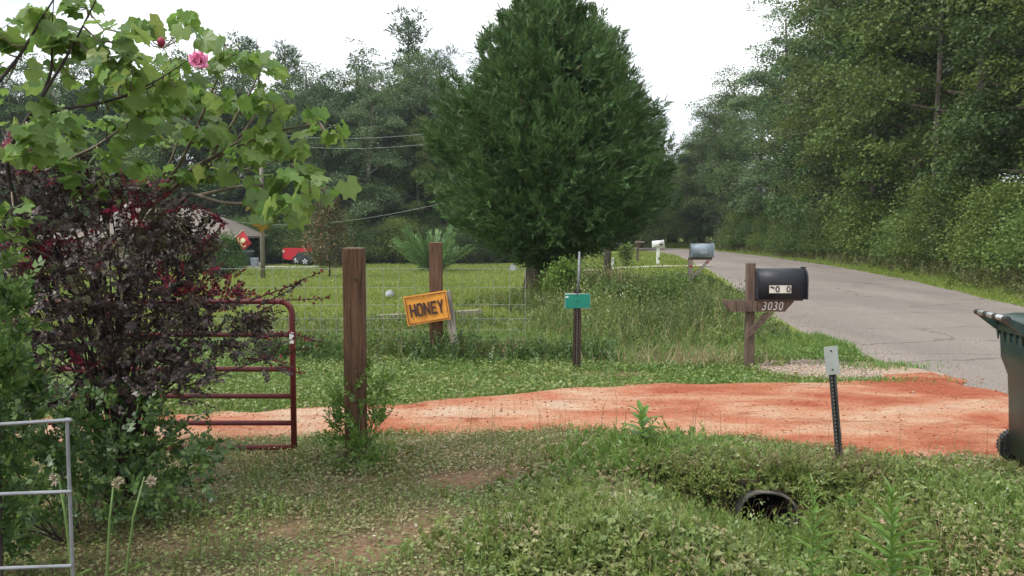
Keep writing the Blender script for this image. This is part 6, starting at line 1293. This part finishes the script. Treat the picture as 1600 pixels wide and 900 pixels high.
stuff('tall_grass', [blades(pts3(X, Y), hB, np.full(n_, 0.009), rng.uniform(0.2, 1.0, n_), rng.uniform(0, 6.28, n_))], M['grass'], 'tall wild grass blades on the verge by the green plate', 'grass')
keep = rng.random(n_) < 0.22; X, Y, hB = X[keep], Y[keep], hB[keep] * 1.25; n_ = len(X)
X2 = rng.normal(2.9, 0.8, 900); Y2 = rng.normal(26.5, 1.2, 900); X = np.concatenate([X, X2]); Y = np.concatenate([Y, Y2]); hB = np.concatenate([hB, rng.uniform(0.35, 0.75, 900)]); n_ = len(X)
stuff('dry_verge_grass', [blades(pts3(X, Y), hB, np.full(n_, 0.010), rng.uniform(0.1, 0.5, n_), rng.uniform(0, 6.28, n_))], M['straw'], 'tan dry seed grass mixed through the verge weeds', 'dry grass')
# field grass
n_ = 230000; Y = 11.5 + (74 - 11.5) * rng.random(n_) ** 1.7; X = rng.uniform(-0.72, 0.30, n_) * (Y + 4); keep = (X < roadL(Y) - 0.3); X, Y = X[keep], Y[keep]; n_ = len(X)
hB = rng.uniform(0.05, 0.13, n_) * (0.7 + 0.8 * fbm(X * 0.3, Y * 0.3, 111, 3)) * (1 + Y / 80); stuff('field_grass', [blades(pts3(X, Y), hB, 0.010 + 0.0011 * Y, rng.uniform(0.2, 1.0, n_), rng.uniform(0, 6.28, n_), False)], M['field_grass'], 'yellow green grass covering the open field', 'grass')
X, Y = sample(330, -22, 6, 14, 66); keep = X < roadL(Y) - 1; X, Y = X[keep], Y[keep]; n_ = len(X); s_ = 0.022 + 0.0004 * Y
stuff('field_blossoms', [leaves(pts3(X, Y, 0.12), rnd(n_) * np.array([1, 1, 0.2]), np.array([0, -0.4, 1.0]) + rnd(n_, 0.3), s_, s_)], M['blossom'], 'tiny white blossoms scattered over the field', 'flowers')
# verge on the wood side
n_ = 100000; Y = 13 + 90 * rng.random(n_) ** 1.6; r_ = rng.random(n_) ** 0.8 * 5.0; X = roadR(Y) + 0.05 + r_ + 0.3 * (fbm(Y * 0.8, Y * 0.3, 117, 3) - 0.5); hB = (0.06 + 0.10 * smooth(0.8, 3, r_)) * rng.uniform(0.6, 1.6, n_) * (1 + Y / 70)
stuff('roadside_grass', [blades(pts3(X, Y), hB, 0.012 + 0.0008 * Y, rng.uniform(0.2, 0.9, n_), rng.uniform(0, 6.28, n_), False)], M['field_grass'], 'yellow green grass on the verge along the wood', 'grass')
n_ = 9000; Y = 13 + 80 * rng.random(n_) ** 1.5; X = roadR(Y) + rng.normal(3.1, 0.7, n_); stuff('roadside_weeds', [spray_set(pts3(X, Y), np.array([0, 0, 1.0]) + rnd(n_, 0.4), rng.uniform(0.2, 0.7, n_), 10, 0.12, 0.42, 1.3)], M['olive'], 'tan green weeds at the foot of the roadside bushes', 'weeds')
# sparse green tufts spilling over the clay at the road mouth
X = np.concatenate([rng.normal(4.35, 0.28, 700), rng.normal(3.9, 0.35, 500)]); Y = np.concatenate([rng.normal(9.95, 0.16, 700), rng.normal(8.85, 0.09, 500)]); n_ = len(X); hB = rng.uniform(0.03, 0.08, n_)
q = pts3(X, Y, 0.03); stuff('mouth_grass', [blades(q, hB, np.full(n_, 0.009), rng.uniform(0.3, 1, n_), rng.uniform(0, 6.28, n_))], M['lush'], 'thin grass tufts at the road mouth of the driveway', 'grass')

# ================================================================== SINGLE TALL WEEDS
def lance_plant(name, label, base, h, nlv, LL, m_, w_=0.16, spread=0.75, whorl=False):
    t = thing(name, label, 'plant', base); st = [np.array([0.015 * math.sin(3 * z), 0.01 * math.cos(2 * z), z * h]) for z in np.linspace(-0.03, 1, 8)]
    MB().tube(st, [0.006 * (1 - 0.7 * k / 7) for k in range(8)], 6).build('stem', M['green_stem'], t)
    mb = MB(); g = 5
    for i in range(g + 1):
        u = i / g; ww = w_ * math.sin(math.pi * min(1, 0.06 + 0.94 * u)) ** 0.8 * 0.5 if i < g else 0.0
        for sgn in (-1, 0, 1): mb.v.append((u, sgn * ww, -0.35 * u * u + 0.05 * abs(sgn)))
    for i in range(g):
        for j in (0, 1): a = i * 3 + j; mb.f.append((a, a + 3, a + 4, a + 1))
    me = mb.mesh('leaf', m_)
    for k in range(nlv):
        f = 0.12 + 0.88 * k / nlv; p_ = along(st, f); az = k * 2.4 + rng.normal(0, 0.2); up = spread * (1 - f) * 0.6 + 0.35 + 0.9 * f ** 3; o = link('leaf', me, t); s = LL * rng.uniform(0.8, 1.15) * (0.75 + 0.5 * math.sin(math.pi * min(f, 0.9)) - 0.35 * f ** 4)
        o.matrix_local = Matrix.Translation(Vector(p_)) @ Matrix.Rotation(az, 4, 'Z') @ Matrix.Rotation(-up, 4, 'Y') @ Matrix.Scale(s, 4)
    return t
b = gp(P(1388, 880, 3.55).x, 3.55); lance_plant('tall_weed', 'tall fresh green weed with narrow leaves below the leaning marker post', b, P(1385, 768, 3.55).z - b.z, 62, 0.16, M['lush'])
b = gp(P(1265, 880, 3.9).x, 3.9); lance_plant('tall_weed', 'slimmer narrow leaved weed standing before the culvert mouth', b, P(1262, 752, 3.9).z - b.z, 46, 0.12, M['lush'])
b = gp(P(1000, 700, 6.0).x, 6.0); lance_plant('broad_weed', 'broad leaved bright weed standing out against the clay driveway', b, P(1000, 640, 6.0).z - b.z, 20, 0.15, M['lush'], 0.42, 0.4)
b = gp(P(1325, 760, 5.1).x, 5.1); lance_plant('broad_weed', 'small broad leaved weed at the foot of the leaning marker post', b, 0.20, 14, 0.07, M['lush'], 0.6, 0.4)
M['seedhead'] = mat('seedhead', (0.42, 0.36, 0.26), (0.30, 0.25, 0.18), 0.9, 60)
for (px, py, qx, qy, Y, lb) in ((128, 880, 85, 742, 2.45, 'bent onion stalk with a dry seed head behind the wire panel'), (152, 890, 184, 748, 2.5, 'upright onion stalk with a dry seed head beside the wire panel'), (168, 890, 236, 745, 2.55, 'arching onion stalk with a dry seed head farthest from the wire panel')):
    a = P(px, py, Y); b = gp(a.x, Y); e_ = P(qx, qy, Y); t = thing('seed_stalk', lb, 'plant', b, 0, 'dry onion seed stalks'); d = e_ - b
    pts_ = [Vector((0, 0, -0.02)), Vector((d.x * 0.25, 0, d.z * 0.5)), Vector((d.x * 0.6, 0, d.z * 0.86)), Vector((d.x * 0.86, 0, d.z * 1.0)), Vector((d.x, 0, d.z * 0.985))]
    MB().tube(pts_, [0.0045, 0.004, 0.0035, 0.003, 0.003], 6).build('stalk', M['green_stem'], t, True); n_ = 60; dirs = unit(rnd(n_)); V, Fq = leaves(np.tile(np.array(pts_[-1]), (n_, 1)) + dirs * 0.004, dirs, rnd(n_), rng.uniform(0.012, 0.02, n_), np.full(n_, 0.006)); o = link('seed_head', mesh_np('seed_head', V, Fq, M['seedhead']), t); o['kind'] = 'stuff'
    me = None
    for k in range(4):
        f = 0.06 + 0.10 * k; az = k * 2.1; v, fq = leaves(np.array([[0.0, 0, 0]]), np.array([[1.0, 0, 0.5]]), np.array([[0, 0, 1.0]]), np.array([0.075]), np.array([0.016])); o = link('leaf', mesh_np('leaf', v, fq, M['lime_leaf']), t); o.location = along([np.array(q_) for q_ in pts_], f); o.rotation_euler = (0, 0, az)

# ================================================================== HAZE
M['air'] = bpy.data.materials.new('air'); M['air'].use_nodes = True; nt = M['air'].node_tree; nt.nodes.clear()
o_ = nt.nodes.new('ShaderNodeOutputMaterial'); v_ = nt.nodes.new('ShaderNodeVolumePrincipled'); v_.inputs['Color'].default_value = (0.80, 0.88, 1.0, 1); v_.inputs['Density'].default_value = 0.00035; v_.inputs['Anisotropy'].default_value = 0.2
nt.links.new(v_.outputs['Volume'], o_.inputs['Volume'])
tag(MB().box(-140, 140, -40, 190, -3.2, 32).build('haze', M['air']), 'thin pale summer haze in the air', 'haze', None, 'stuff')
